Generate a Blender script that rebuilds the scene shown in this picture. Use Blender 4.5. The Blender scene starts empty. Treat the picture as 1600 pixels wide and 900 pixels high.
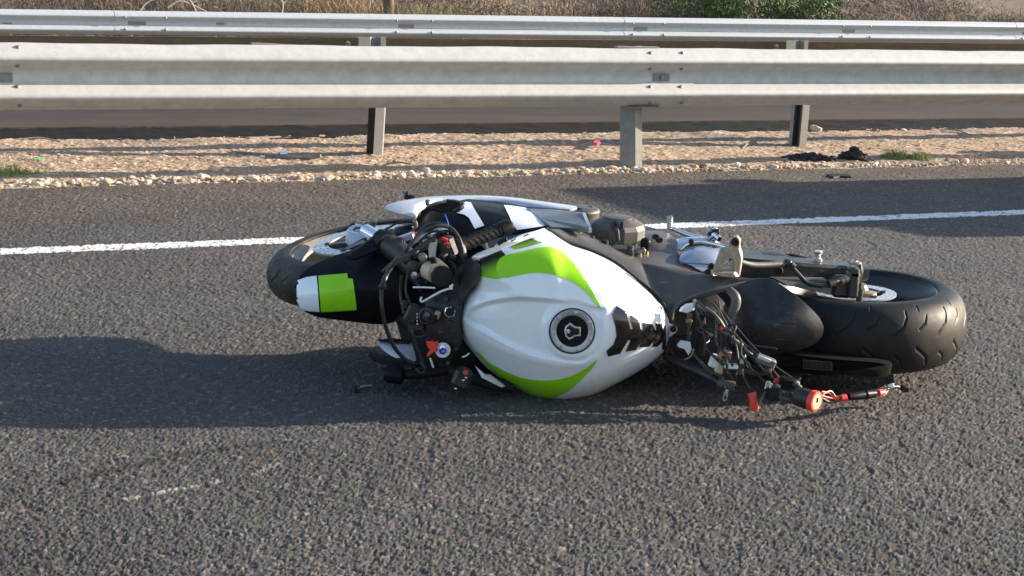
import bpy, bmesh, math, random
import numpy as np
from mathutils import Vector, Matrix
from mathutils.bvhtree import BVHTree
from mathutils.geometry import delaunay_2d_cdt
random.seed(7); rng = np.random.default_rng(11)
S = bpy.context.scene
COL = S.collection
# ------------------------------------------------------------------ camera, sky, sun, exposure
FPX = 2600.0; CAMH = 1.08
PITCH = math.atan(495 / FPX); ROLL = math.atan(180 / 5900)
FW = Vector((0, math.cos(PITCH), -math.sin(PITCH)))
UP0 = Vector((1, 0, 0)).cross(FW)
CR = Vector((1, 0, 0)) * math.cos(ROLL) + UP0 * math.sin(ROLL)
CU = CR.cross(FW)
CP = Vector((0, 0, CAMH))
cd = bpy.data.cameras.new('camera'); cam = bpy.data.objects.new('camera', cd); COL.objects.link(cam)
cd.sensor_width = 36; cd.lens = 36 * FPX / 1600; cd.clip_end = 1000; cd.clip_start = 0.05
cam.matrix_world = Matrix(((CR.x, CU.x, -FW.x, CP.x), (CR.y, CU.y, -FW.y, CP.y), (CR.z, CU.z, -FW.z, CP.z), (0, 0, 0, 1)))
S.camera = cam
SUN_EL, SUN_AZ = math.radians(17), math.radians(16.0)     # azimuth measured from +X towards +Y
wd = bpy.data.worlds.new('World'); S.world = wd; wd.use_nodes = True
nt = wd.node_tree; bg = nt.nodes['Background']
sk = nt.nodes.new('ShaderNodeTexSky'); sk.sky_type = 'NISHITA'; sk.sun_disc = False
sk.sun_elevation = SUN_EL; sk.sun_rotation = math.pi / 2 - SUN_AZ
nt.links.new(sk.outputs[0], bg.inputs[0]); bg.inputs[1].default_value = 0.105
sd = bpy.data.lights.new('sun', 'SUN'); sd.energy = 4.5; sd.angle = math.radians(0.5); sd.color = (1.0, 0.86, 0.69)
so = bpy.data.objects.new('sun', sd); COL.objects.link(so)
SUNV = Vector((math.cos(SUN_AZ) * math.cos(SUN_EL), math.sin(SUN_AZ) * math.cos(SUN_EL), math.sin(SUN_EL)))
so.rotation_euler = SUNV.to_track_quat('Z', 'Y').to_euler(); so.location = (8, 4, 6)
S.view_settings.view_transform = 'Standard'; S.view_settings.look = 'None'
S.view_settings.exposure = 1.5; S.view_settings.gamma = 1
# ------------------------------------------------------------------ measuring helpers
def ray(u, v):
    return CR * ((u - 800) / FPX) + CU * ((450 - v) / FPX) + FW
YOFF = 0.0
def W(u, v, Y):                       # point of the plane y = Y
    d = ray(u, v); return CP + d * ((Y + YOFF) / d.y)
def G(u, v, z=0.0):                   # point of the level z
    d = ray(u, v); return CP + d * ((z - CAMH) / d.z)
ra = ray(6700, 135); RD = Vector((ra.x, ra.y, 0)).normalized(); ND = Vector((-RD.y, RD.x, 0))
def RN(r, n, z=0.0): return RD * r + ND * n + Vector((0, 0, z))
def rail_hit(u, v, n):
    d = ray(u, v); p = CP + d * ((n - CP.dot(ND)) / d.dot(ND)); return p.dot(RD), p.z
def sc(Y): return FPX / Y             # photo pixels per metre at depth Y
# ------------------------------------------------------------------ materials
def mat(name, col, rough=0.6, metal=0.0, var=0.0, vscale=30.0, bump=0.0, bscale=200.0, col2=None, coat=0.0,
        attr=None, rvar=0.0, dust=0.0, spec=0.5, scratch=0.0):
    m = bpy.data.materials.new(name); m.use_nodes = True; t = m.node_tree; N = t.nodes; L = t.links
    b = N['Principled BSDF']; b.inputs['Roughness'].default_value = rough; b.inputs['Metallic'].default_value = metal
    b.inputs['Coat Weight'].default_value = coat; b.inputs['Coat Roughness'].default_value = 0.05
    b.inputs['Specular IOR Level'].default_value = spec
    tc = N.new('ShaderNodeTexCoord'); src = None
    rgb = N.new('ShaderNodeRGB'); rgb.outputs[0].default_value = (*col, 1); src = rgb.outputs[0]
    if attr:
        a = N.new('ShaderNodeAttribute'); a.attribute_name = attr; src = a.outputs['Color']
    if var or col2:
        nz = N.new('ShaderNodeTexNoise'); nz.inputs['Scale'].default_value = vscale; nz.inputs['Detail'].default_value = 6
        nz.inputs['Roughness'].default_value = 0.65
        L.new(tc.outputs['Object'], nz.inputs['Vector'])
        mr = N.new('ShaderNodeMapRange'); mr.inputs[1].default_value = 0.3; mr.inputs[2].default_value = 0.7
        L.new(nz.outputs[0], mr.inputs[0])
        mx = N.new('ShaderNodeMix'); mx.data_type = 'RGBA'
        if col2:
            L.new(mr.outputs[0], mx.inputs[0]); L.new(src, mx.inputs[6]); mx.inputs[7].default_value = (*col2, 1)
        else:
            mx.blend_type = 'MULTIPLY'; mx.inputs[0].default_value = 1.0; L.new(src, mx.inputs[6])
            cr = N.new('ShaderNodeMapRange'); cr.inputs[3].default_value = 1 - var; cr.inputs[4].default_value = 1 + var
            L.new(mr.outputs[0], cr.inputs[0]); L.new(cr.outputs[0], mx.inputs[7])
        src = mx.outputs[2]
        if rvar:
            rr = N.new('ShaderNodeMapRange'); rr.inputs[3].default_value = max(0.02, rough - rvar); rr.inputs[4].default_value = min(1, rough + rvar)
            L.new(mr.outputs[0], rr.inputs[0]); L.new(rr.outputs[0], b.inputs['Roughness'])
    if dust:
        nd = N.new('ShaderNodeTexNoise'); nd.inputs['Scale'].default_value = 14; nd.inputs['Detail'].default_value = 9; nd.inputs['Roughness'].default_value = 0.75
        L.new(tc.outputs['Object'], nd.inputs['Vector'])
        md = N.new('ShaderNodeMapRange'); md.inputs[1].default_value = 0.42; md.inputs[2].default_value = 0.75; md.inputs[4].default_value = dust
        L.new(nd.outputs[0], md.inputs[0])
        mx = N.new('ShaderNodeMix'); mx.data_type = 'RGBA'; L.new(md.outputs[0], mx.inputs[0]); L.new(src, mx.inputs[6])
        mx.inputs[7].default_value = (0.30, 0.25, 0.19, 1); src = mx.outputs[2]
    if scratch:
        mp = N.new('ShaderNodeMapping'); mp.inputs['Rotation'].default_value = (0.2, 0.5, 0.4); mp.inputs['Scale'].default_value = (3, 90, 60)
        L.new(tc.outputs['Object'], mp.inputs[0])
        n2 = N.new('ShaderNodeTexNoise'); n2.inputs['Scale'].default_value = 3; n2.inputs['Detail'].default_value = 3
        L.new(mp.outputs[0], n2.inputs['Vector'])
        m2 = N.new('ShaderNodeMapRange'); m2.inputs[1].default_value = 0.64; m2.inputs[2].default_value = 0.7; m2.inputs[4].default_value = scratch
        L.new(n2.outputs[0], m2.inputs[0])
        mx = N.new('ShaderNodeMix'); mx.data_type = 'RGBA'; L.new(m2.outputs[0], mx.inputs[0]); L.new(src, mx.inputs[6])
        mx.inputs[7].default_value = (0.5, 0.5, 0.5, 1); src = mx.outputs[2]
    L.new(src, b.inputs['Base Color'])
    if bump:
        nb = N.new('ShaderNodeTexNoise'); nb.inputs['Scale'].default_value = bscale; nb.inputs['Detail'].default_value = 8
        L.new(tc.outputs['Object'], nb.inputs['Vector'])
        bp = N.new('ShaderNodeBump'); bp.inputs['Strength'].default_value = bump; bp.inputs['Distance'].default_value = 0.003
        L.new(nb.outputs[0], bp.inputs['Height']); L.new(bp.outputs[0], b.inputs['Normal'])
    return m
M = {}
M['white'] = mat('white_paint', (0.82, 0.85, 0.91), 0.28, var=0.02, vscale=12, coat=0.5, dust=0.05, rvar=0.06)
M['green'] = mat('green_paint', (0.29, 0.66, 0.010), 0.3, var=0.03, coat=0.2, spec=.3, dust=0.06)
M['fade'] = mat('airbrushed_paint', (1, 1, 1), 0.35, attr='paint', coat=0.0, spec=.15, dust=0.06)
M['gloss'] = mat('gloss_black_paint', (0.007, 0.007, 0.009), 0.42, coat=0.0, dust=0.02, scratch=0.04, spec=0.12)
M['satin'] = mat('satin_black_plastic', (0.017, 0.017, 0.019), 0.42, var=0.25, rvar=0.08, dust=0.10, spec=.4, bump=0.15, bscale=900, scratch=0.15)
M['dustyblack'] = mat('dusty_black_plastic', (0.060, 0.056, 0.053), 0.42, var=0.15, rvar=0.08, dust=0.12, bump=0.12, bscale=900, scratch=0.15)
M['matte'] = mat('matt_black_plastic', (0.011, 0.011, 0.012), 0.62, var=0.3, dust=0.05, spec=.25, bump=0.2, bscale=700)
M['darkmetal'] = mat('dark_cast_metal', (0.055, 0.053, 0.052), 0.42, metal=0.6, var=0.3, dust=0.2, bump=0.25, bscale=900)
M['cast'] = mat('bronze_grey_cover', (0.10, 0.093, 0.088), 0.48, metal=0.5, var=0.15, dust=0.25, bump=0.2, bscale=1200)
M['silver'] = mat('brushed_aluminium', (0.62, 0.63, 0.66), 0.28, metal=0.9, var=0.12, rvar=0.1, dust=0.05)
M['chrome'] = mat('chrome', (0.75, 0.77, 0.80), 0.10, metal=1.0, dust=0.03)
M['silverpaint'] = mat('silver_paint', (0.52, 0.55, 0.60), 0.35, metal=0.35, var=0.06, coat=0.3, dust=0.08, scratch=0.3)
M['bronze'] = mat('dusty_bronze_metal', (0.36, 0.30, 0.23), 0.5, metal=0.55, var=0.3, vscale=60, dust=0.3, bump=0.25)
M['gun'] = mat('grey_blue_panel', (0.13, 0.145, 0.165), 0.35, var=0.15, vscale=60, coat=0.2, dust=0.25)
M['rubber'] = mat('tyre_rubber', (0.009, 0.009, 0.0095), 0.52, var=0.35, vscale=25, rvar=0.12, dust=0.03, spec=.28, bump=0.25, bscale=500)
M['dustyrubber'] = mat('dusty_tyre_rubber', (0.012, 0.0115, 0.011), 0.6, var=0.3, bump=0.2, dust=0.28, spec=.3)
M['rim'] = mat('dusty_rim', (0.26, 0.225, 0.19), 0.5, metal=0.15, var=0.2, dust=0.4)
M['rimdark'] = mat('black_rim', (0.03, 0.03, 0.034), 0.3, metal=0.3, dust=0.1)
M['rimlip'] = mat('polished_rim_edge', (0.5, 0.53, 0.58), 0.25, metal=0.9)
M['lipdark'] = mat('dark_blue_rim_edge', (0.10, 0.12, 0.17), 0.3, metal=0.8)
M['disc'] = mat('drilled_steel_disc', (0.55, 0.56, 0.57), 0.32, metal=0.6, var=0.08)
M['cable'] = mat('black_cable', (0.014, 0.014, 0.015), 0.38, dust=0.08)
M['red'] = mat('red_plastic', (0.62, 0.012, 0.018), 0.38)
M['blackest'] = mat('soot_black_plastic', (0.004, 0.004, 0.0045), 0.7, spec=.1)
M['redtape'] = mat('red_orange_tape', (0.80, 0.055, 0.035), 0.5)
M['blue'] = mat('blue_anodised', (0.02, 0.06, 0.50), 0.3, metal=0.5)
M['cream'] = mat('cream_plastic', (0.60, 0.46, 0.31), 0.45, dust=0.2)
M['terracotta'] = mat('terracotta_plastic', (0.34, 0.17, 0.11), 0.5, dust=0.2)
M['zip'] = mat('white_nylon', (0.75, 0.76, 0.76), 0.4)
M['brass'] = mat('brass', (0.40, 0.29, 0.12), 0.35, metal=0.9)
M['greenpl'] = mat('pale_green_plastic', (0.35, 0.5, 0.35), 0.5)
M['greytxt'] = mat('grey_print', (0.035, 0.035, 0.035), 0.6)
M['grey'] = mat('dusty_grey_plastic', (0.075, 0.072, 0.07), 0.55, var=0.3, dust=0.3)
M['duct'] = mat('grip_pad_vinyl', (0.012, 0.009, 0.007), 0.18, coat=0.8, var=0.2, vscale=300)
M['ringm'] = mat('cap_ring_metal', (0.40, 0.42, 0.44), 0.38, metal=0.7)
# ------------------------------------------------------------------ object helpers
class MB:
    def __init__(s): s.v = []; s.f = []; s.m = []; s.sm = []
    def add(s, vs, fs, mi=0, smooth=True):
        o = len(s.v); s.v += [tuple(p) for p in vs]
        for f in fs: s.f.append(tuple(i + o for i in f)); s.m.append(mi); s.sm.append(smooth)
    # ring sweep: list of rings (same length), closed around
    def rings(s, R, cap0=True, cap1=True, mi=0, smooth=True):
        n = len(R[0]); vs = [p for r in R for p in r]; fs = []
        for i in range(len(R) - 1):
            for j in range(n):
                k = (j + 1) % n; fs.append((i*n + j, i*n + k, (i+1)*n + k, (i+1)*n + j))
        if cap0: fs.append(tuple(range(n - 1, -1, -1)))
        if cap1: fs.append(tuple((len(R)-1)*n + j for j in range(n)))
        s.add(vs, fs, mi, smooth)
    def tube(s, pts, r, seg=10, mi=0, sub=6, smoothpath=True):
        P = [Vector(p) for p in pts]; rr = r if isinstance(r, (list, tuple)) else [r] * len(P)
        if smoothpath and len(P) > 2:
            Q = []; q = []
            for i in range(len(P) - 1):
                a = P[max(i-1, 0)]; b = P[i]; c = P[i+1]; d = P[min(i+2, len(P)-1)]
                for k in range(sub):
                    t = k / sub
                    Q.append(0.5 * ((2*b) + (c-a)*t + (2*a-5*b+4*c-d)*t*t + (3*b-a-3*c+d)*t**3)); q.append(rr[i]*(1-t) + rr[i+1]*t)
            Q.append(P[-1]); q.append(rr[-1]); P, rr = Q, q
        n = None; R = []
        for i, p in enumerate(P):
            t = (P[min(i+1, len(P)-1)] - P[max(i-1, 0)]).normalized()
            if n is None: n = t.orthogonal().normalized()
            n = (n - t * n.dot(t)).normalized(); b = t.cross(n)
            R.append([p + (n*math.cos(a) + b*math.sin(a)) * rr[i] for a in [2*math.pi*k/seg for k in range(seg)]])
        s.rings(R, mi=mi); return s
    def lathe(s, o, ax, prof, seg=32, mi=0, smooth=True, cap=True, ref=None):
        o = Vector(o); ax = Vector(ax).normalized(); n = (Vector(ref) - ax*ax.dot(Vector(ref))).normalized() if ref else ax.orthogonal().normalized(); b = ax.cross(n)
        R = [[o + ax*d + (n*math.cos(2*math.pi*k/seg) + b*math.sin(2*math.pi*k/seg)) * r for k in range(seg)] for d, r in prof]
        s.rings(R, cap, cap, mi, smooth); return s
    def box(s, c, sx, sy, sz, X=Vector((1,0,0)), Y=Vector((0,1,0)), Z=None, bev=0.12, mi=0):
        X = Vector(X).normalized(); Y = Vector(Y); Y = (Y - X*X.dot(Y)).normalized(); Z = X.cross(Y)
        c = Vector(c); e = min(sx, sy, sz) * bev
        def R(zz, k):
            a, b = sx/2 - k, sy/2 - k; q = e
            return [c + X*x + Y*y + Z*zz for x, y in ((a, b-q), (a-q, b), (-a+q, b), (-a, b-q), (-a, -b+q), (-a+q, -b), (a-q, -b), (a, -b+q))]
        s.rings([R(-sz/2, e), R(-sz/2 + e, 0), R(sz/2 - e, 0), R(sz/2, e)], mi=mi, smooth=False); return s
    def plate(s, pts, th, mi=0, bev=True):      # outline (3d points) extruded along th, small chamfer on the front rim
        P = [Vector(p) for p in pts]; c = sum(P, Vector()) / len(P); th = Vector(th)
        k = min(0.25, 0.3 * th.length / max(1e-6, (P[0]-c).length)) if bev else 0
        F = [p + (c - p) * k for p in P]
        from mathutils.geometry import tessellate_polygon
        n = len(P); tri = tessellate_polygon([P])
        vs = [p for p in F] + [p + th*0.25 for p in P] + [p + th for p in P]
        nrm = Vector()
        for i in range(n): nrm += (P[i]-c).cross(P[(i+1) % n]-c)
        flip = nrm.dot(th) > 0
        fs = []
        for a, b, d in tri:
            q = (P[b]-P[a]).cross(P[d]-P[a])
            f = (a, b, d) if q.dot(th) < 0 else (a, d, b)
            fs.append(f); fs.append((f[0]+2*n, f[2]+2*n, f[1]+2*n))
        for i in range(n):
            j = (i+1) % n
            for l in (0, n):
                f = (i+l, j+l, j+l+n, i+l+n); fs.append(f if flip else f[::-1])
        s.add(vs, fs, mi, False); return s
    def panel(s, outline, center, bulge, th=0.006, k=2.2, rings=14, seg=None, sub=5, mi=0, uniform=True):
        # outline of 3d points (smoothed), a centre, dome of given vector; closed shell of thickness th
        P = [Vector(p) for p in outline]; n = len(P); Q = []
        for i in range(n):
            a, b, c, d = P[i-1], P[i], P[(i+1) % n], P[(i+2) % n]
            for q in range(sub):
                t = q / sub
                cr = 0.5 * ((2*b) + (c-a)*t + (2*a-5*b+4*c-d)*t*t + (3*b-a-3*c+d)*t**3)
                Q.append(cr * 0.75 + (b*(1-t) + c*t) * 0.25)
        C = Vector(center); B = Vector(bulge); m = len(Q)
        hk = max(1, int(m*.075)); Qs = [sum((Q[(i+k) % m] for k in range(-hk, hk+1)), Vector()) / (2*hk+1) for i in range(m)]
        R = []
        for i in range(1, rings + 1):
            rho = math.sin(i / rings * math.pi / 2)
            w6 = rho**5; R.append([C + ((q - C)*w6 + (qs - C)*(1-w6))*rho + B*max(0, 1 - rho**k) for q, qs in zip(Q, Qs)])
        back = -B.normalized() * th
        n0 = len(s.v)
        vs = [C + B] + [p for r in R for p in r] + [C + B + back] + [p + back for r in R for p in r]
        o2 = 1 + rings*m; fs = []
        for j in range(m):
            jj = (j+1) % m
            fs.append((0, 1+j, 1+jj)); fs.append((o2, o2+1+jj, o2+1+j))
            for i in range(rings - 1):
                a = 1 + i*m + j; b = 1 + i*m + jj
                fs.append((a, a+m, b+m, b)); fs.append((a+o2, b+o2, b+m+o2, a+m+o2))
            a = 1 + (rings-1)*m + j; b = 1 + (rings-1)*m + jj
            fs.append((a, a+o2, b+o2, b))
        s.add(vs, fs, mi, True); return s
    def build(s, name, mats, parent=None, sharp=35, fixn=True):
        me = bpy.data.meshes.new(name); o = bpy.data.objects.new(name, me); COL.objects.link(o)
        base = Vector((0, 0, 0))
        if parent is not None:
            p = parent
            while p.parent: p = p.parent
            base = Vector(p.location); o.parent = parent
        me.from_pydata([tuple(Vector(v) - base) for v in s.v], [], s.f)
        for m in (mats if isinstance(mats, (list, tuple)) else [mats]): me.materials.append(m)
        for p, mi, sm in zip(me.polygons, s.m, s.sm): p.material_index = mi; p.use_smooth = sm
        if fixn:
            bm = bmesh.new(); bm.from_mesh(me); bmesh.ops.recalc_face_normals(bm, faces=bm.faces); bm.to_mesh(me); bm.free()
        if sharp: me.set_sharp_from_angle(angle=math.radians(sharp))
        return o
def np_mesh(name, V, F, material, parent=None, smooth=True, attr=None, kind=None):
    V = np.asarray(V, dtype=np.float32).reshape(-1, 3); F = np.asarray(F, dtype=np.int32); k = F.shape[1]
    if parent is not None: V = V - np.array(parent.location, dtype=np.float32)
    me = bpy.data.meshes.new(name); me.vertices.add(len(V)); me.vertices.foreach_set('co', V.ravel())
    me.loops.add(F.size); me.loops.foreach_set('vertex_index', F.ravel())
    me.polygons.add(len(F)); me.polygons.foreach_set('loop_start', np.arange(0, F.size, k, dtype=np.int32))
    me.polygons.foreach_set('use_smooth', np.full(len(F), smooth)); me.update(calc_edges=True)
    if attr is not None:
        c = me.color_attributes.new('tint', 'FLOAT_COLOR', 'POINT')
        a = np.ones((len(V), 4), dtype=np.float32); a[:, :3] = attr; c.data.foreach_set('color', a.ravel())
    me.materials.append(material)
    o = bpy.data.objects.new(name, me); COL.objects.link(o)
    if parent is not None: o.parent = parent
    if kind: o['kind'] = kind
    return o
def tag(o, label, cat, group=None, kind=None):
    o['label'] = label; o['category'] = cat
    if group: o['group'] = group
    if kind: o['kind'] = kind
    return o
def thing(name, loc, label, cat, group=None):
    o = bpy.data.objects.new(name, None); COL.objects.link(o); o.location = loc; o.empty_display_size = 0.1
    bpy.context.view_layer.update(); return tag(o, label, cat, group)
def grid_faces(nr, nc):
    i = np.arange(nr - 1)[:, None] * nc + np.arange(nc - 1)[None]
    return np.stack([i, i + 1, i + nc + 1, i + nc], -1).reshape(-1, 4)
# ------------------------------------------------------------------ noise in numpy
def hsh(ix, iy, s):
    h = (ix.astype(np.int64)*374761393 + iy.astype(np.int64)*668265263 + s*1442695041) & 0x7fffffff
    h = ((h ^ (h >> 13)) * 1274126177) & 0x7fffffff
    return ((h ^ (h >> 16)) & 0xffff) / 65535.0
def worley(x, y, cell, s, full=False):
    ix = np.floor(x/cell); iy = np.floor(y/cell); ox = np.zeros(x.shape); oy = ox.copy(); f1 = np.full(x.shape, 9.0); idv = np.zeros(x.shape); f2 = f1.copy()
    for a in (-1, 0, 1):
        for b in (-1, 0, 1):
            jx, jy = ix + a, iy + b
            dx = x/cell - jx - 0.1 - 0.8*hsh(jx, jy, s); dy = y/cell - jy - 0.1 - 0.8*hsh(jx, jy, s+1); d = np.hypot(dx, dy)
            c = d < f1; f2 = np.where(c, f1, np.minimum(f2, d)); idv = np.where(c, hsh(jx, jy, s+2), idv); f1 = np.where(c, d, f1)
            if full: ox = np.where(c, dx, ox); oy = np.where(c, dy, oy)
    return (f1, f2, idv, ox, oy) if full else (f1, f2, idv)
def vnoise(x, y, cell, s):
    x = x/cell; y = y/cell; ix = np.floor(x); iy = np.floor(y); fx = x-ix; fy = y-iy
    fx = fx*fx*(3-2*fx); fy = fy*fy*(3-2*fy)
    return (hsh(ix, iy, s)*(1-fx) + hsh(ix+1, iy, s)*fx)*(1-fy) + (hsh(ix, iy+1, s)*(1-fx) + hsh(ix+1, iy+1, s)*fx)*fy
def sstep(a, b, x):
    t = np.clip((x-a)/(b-a), 0, 1); return t*t*(3-2*t)
# ------------------------------------------------------------------ ground
N_LINE, N_EDGE, N_RAIL, N_BACK = 6.32, 8.10, 8.29, 9.13
def edge_n(r): return N_EDGE + 0.05*vnoise(r, r*0 + 3.0, 0.5, 4) - 0.04 + 0.02*vnoise(r, r*0, 0.07, 9)
def asphalt_h(x, y):
    wx = x + 0.004*(vnoise(x, y, 0.011, 70) - 0.5); wy = y + 0.004*(vnoise(x, y, 0.013, 71) - 0.5)
    A = worley(wx*0.75, wy, 0.0080, 1, True); Bq = worley(wx*0.75 + 5.3, wy + 2.1, 0.0112, 301, True); big = vnoise(x, y, 0.021, 77) > 0.56
    f1, f2, i1, ox, oy = (np.where(big, q, p) for p, q in zip(A, Bq)); g1, g2, i2 = worley(wx*.8, wy, 0.0046, 21)
    tx = (i1*7.31 % 1) - 0.5; ty = (i1*13.7 % 1) - 0.5                      # every chip lies at its own tilt
    a = sstep(0.02, 0.22, f2 - f1) * np.clip(0.45 + 0.50*i1 + 1.1*(tx*ox + ty*oy), 0, 1.2) * (i1 > 0.17)
    b = sstep(0.04, 0.4, g2 - g1) * (0.15 + 0.5*i2)
    h = np.maximum(a, b*0.45) * 0.0040 + 0.0007*b
    pit = sstep(0.66, 0.8, vnoise(x, y, 0.03, 33)) * 0.0018
    return h - pit + 0.0015*vnoise(x, y, 0.25, 5), np.where(a > b*0.62, i1, i2)
def fan(yn, fe, nc, nr, tmax=0.45, dens=1.0):
    t = np.linspace(-tmax, tmax, nc)[None, :]; w = (np.linspace(0, 1, nr)**dens)[:, None]
    yf = fe(t); y = yn * (yf/yn)**w if not callable(yn) else yn(t) * (yf/yn(t))**w
    return t*y, y
rdx, rdy = RD.x, RD.y; ndx, ndy = ND.x, ND.y
def y_at_n(n): return lambda t: n / (ndx*t + ndy)           # where the ray x = t*y meets the line n
X, Y = fan(2.2, y_at_n(N_EDGE), 1360, 790, tmax=0.50)
r_ = X*rdx + Y*rdy; n_ = X*ndx + Y*ndy
Y2 = Y + (edge_n(r_) - N_EDGE) * sstep(N_EDGE-0.3, N_EDGE, n_); n_ = X*ndx + Y2*ndy
H, ID = asphalt_h(X, Y2)
# painted edge line: paint lies on the stone tops, worn where the surface dips
tone = 0.074 * (0.66 + 0.55*ID) * (0.86 + 0.28*hsh(np.floor(X/0.0028), np.floor(Y2/0.0035), 77)) * (0.88 + 0.24*vnoise(X, Y2, 0.22, 40)) * (0.92 + 0.16*vnoise(X, Y2, 0.9, 41))
warm = vnoise(X, Y2, 0.35, 43)*0.5 + ID*0.5
near_edge = sstep(6.4, 8.1, n_)
c = np.stack([tone*(1.05 + 0.10*warm + 0.20*near_edge), tone*(1.0 + 0.06*near_edge), tone*(0.95 - 0.08*warm - 0.06*near_edge)], -1)
c = np.where((ID > 0.95)[..., None], c*1.5 + 0.015, c)
# pale scrape marks
def scrape(c, p, q, w, a, s):
    p, q = G(*p), G(*q); dx, dy = q.x-p.x, q.y-p.y; L2 = dx*dx+dy*dy
    t = ((X-p.x)*dx + (Y2-p.y)*dy)/L2; d = np.abs((X-p.x)*dy - (Y2-p.y)*dx)/math.sqrt(L2)
    m = (t > 0) & (t < 1) & (d < w*(0.4 + vnoise(X, Y2, 0.012, s))) & (vnoise(X, Y2, 0.03, s+1) > 0.35) & (H > 0.0012)
    return np.where(m[..., None], c*(1-a) + np.array([0.42, 0.39, 0.35])*a, c)
for k, (p, q, w, a) in enumerate([((190, 783), (350, 752), 0.008, .55), ((225, 777), (285, 766), 0.013, .35), ((395, 745), (450, 718), 0.009, .32), ((420, 728), (448, 722), 0.012, .3), ((170, 718), (202, 714), 0.003, .9), ((440, 690), (475, 684), 0.003, .5),
                                  ((360, 640), (400, 632), 0.004, .5), ((520, 548), (548, 545), 0.012, .5), ((1120, 735), (1160, 733), 0.002, .4), ((660, 610), (700, 617), .003, .5)]):
    c = scrape(c, p, q, w, a, 50 + 3*k)
for p, q in [((85, 758), (255, 720)), ((262, 716), (450, 690))]:
    p, q = G(*p), G(*q); dx, dy = q.x-p.x, q.y-p.y; L2 = dx*dx+dy*dy
    t = ((X-p.x)*dx + (Y2-p.y)*dy)/L2; d = np.abs((X-p.x)*dy - (Y2-p.y)*dx)/math.sqrt(L2)
    c = np.where(((t > 0) & (t < 1) & (d < 0.02*(0.3+vnoise(X, Y2, .02, 90))))[..., None], c*0.55, c)
on = (n_ > N_LINE - 0.072 + 0.006*vnoise(X, Y2, .02, 60)) & (n_ < N_LINE + 0.066 - 0.006*vnoise(X, Y2, .02, 61)) & (H > 0.0000 + 0.0006*vnoise(X, Y2, 0.06, 62))
pw = 0.66 + 0.12*vnoise(X, Y2, 0.05, 63)
c = np.where(on[..., None], np.stack([pw, pw, pw*0.98], -1), c); H = H + np.where(on, 0.0004, 0)
M['asphalt'] = mat('coarse_asphalt', (0.06, 0.06, 0.06), 0.78, attr='tint', bump=0.7, bscale=700, spec=0.3)
M['asphalt_far'] = mat('far_asphalt', (0.050, 0.038, 0.030), 0.9, spec=.15, var=0.25, vscale=60, bump=0.9, bscale=120)
M['asphalt_shade'] = mat('shade_black_asphalt', (0.007, 0.007, 0.007), 1.0, col2=(0.018, 0.017, 0.016), vscale=40, bump=1.0, bscale=90, spec=.1)  # near-black base colour carries painted shade
M['gravel'] = mat('tan_gravel', (0.4, 0.3, 0.2), 0.9, attr='tint', bump=0.6, bscale=300)
M['earth'] = mat('dry_earth', (0.16, 0.115, 0.08), 0.95, col2=(0.09, 0.067, 0.05), vscale=3, bump=1.0, bscale=40)
M['asphalt_base'] = mat('asphalt_beyond_view', (0.058, 0.056, 0.054), 0.8, var=0.35, vscale=110, bump=1.0, bscale=110, spec=.3)
M['tan_earth'] = mat('tan_earth', (0.38, 0.27, 0.17), .95, var=.25, vscale=50, bump=1.0, bscale=60)
road = np_mesh('near_road', np.stack([X, Y2, H], -1), grid_faces(*X.shape), M['asphalt'], attr=c.reshape(-1, 3), kind='structure')
# gravel median strip
X, Y = fan(y_at_n(N_EDGE - 0.06), y_at_n(10.12), 1000, 420, tmax=0.52)
r_ = X*rdx + Y*rdy; n0_ = X*ndx + Y*ndy; n_ = n0_
Y = Y + sstep(9.9, 10.12, n_) * 0.10 * (vnoise(X, Y, 0.12, 8) - 0.5) + sstep(9.9, 10.12, n_) * 0.3*(vnoise(X, X*0, 0.7, 81) - 0.5)
f1, f2, i1 = worley(X, Y, 0.0125, 101); g1, g2, i2 = worley(X, Y, 0.026, 121); k1, k2, i3 = worley(X, Y, 0.009, 141)
a = (1 - sstep(0.2, 0.55, f1)) * (i1 > 0.6) * (0.25 + 0.5*i1) * 0.0075
b = np.sqrt(np.clip(1 - (g1/0.5)**2, 0, 1)) * (i2 > 0.94) * 0.010
e = (1 - sstep(0.2, 0.7, k1)) * (i3 > 0.45) * 0.0065
H = np.maximum(np.maximum(a, b), e) + 0.014*(vnoise(X, Y, 0.5, 7)-0.4) + 0.009*vnoise(X, Y, 0.13, 8) + 0.009*vnoise(X, Y, 0.05, 9)
H = H * sstep(N_EDGE-0.06, N_EDGE+0.1, n_) * 1.0 - 0.003 + 0.012*sstep(8.2, 9.0, n_)*(1 - sstep(9.6, 10.1, n_))
top = np.where(b >= a, i2, i1)
br = 0.75 + 0.35*vnoise(X, Y, 0.3, 12) * 1.0
stone = (np.maximum(a, b) > 0.0015)
base = np.stack([0.36*br, 0.252*br, 0.155*br], -1)
sc_ = np.stack([0.46+0.14*top, 0.33+0.15*top, 0.21+0.19*top], -1) * (0.65 + 0.4*hsh(np.floor(top*997), np.floor(top*77), 5))[..., None]
c = np.where(stone[..., None], sc_, base)
gry = sstep(0.6, 0.8, vnoise(r_, n_, 0.45, 91)) * sstep(8.9, 9.6, n_)
c = c*(1 - 0.45*gry[..., None]) + np.array([0.13, 0.13, 0.125])*0.45*gry[..., None]
np_mesh('gravel_median', np.stack([X, Y, H], -1), grid_faces(*X.shape), M['gravel'], attr=c.reshape(-1, 3), kind='structure')
def sheet(name, rn, m, z, nx=2):
    vs = []; F = []
    (r0, r1) = rn[0]; ns = rn[1]; zs = z if isinstance(z, (list, tuple)) else [z]*len(ns)
    rs = np.linspace(r0, r1, nx)
    V = [RN(r, n, zz) for n, zz in zip(ns, zs) for r in rs]
    o = np_mesh(name, [tuple(v) for v in V], grid_faces(len(ns), nx), m, smooth=False, kind='structure'); return o
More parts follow.
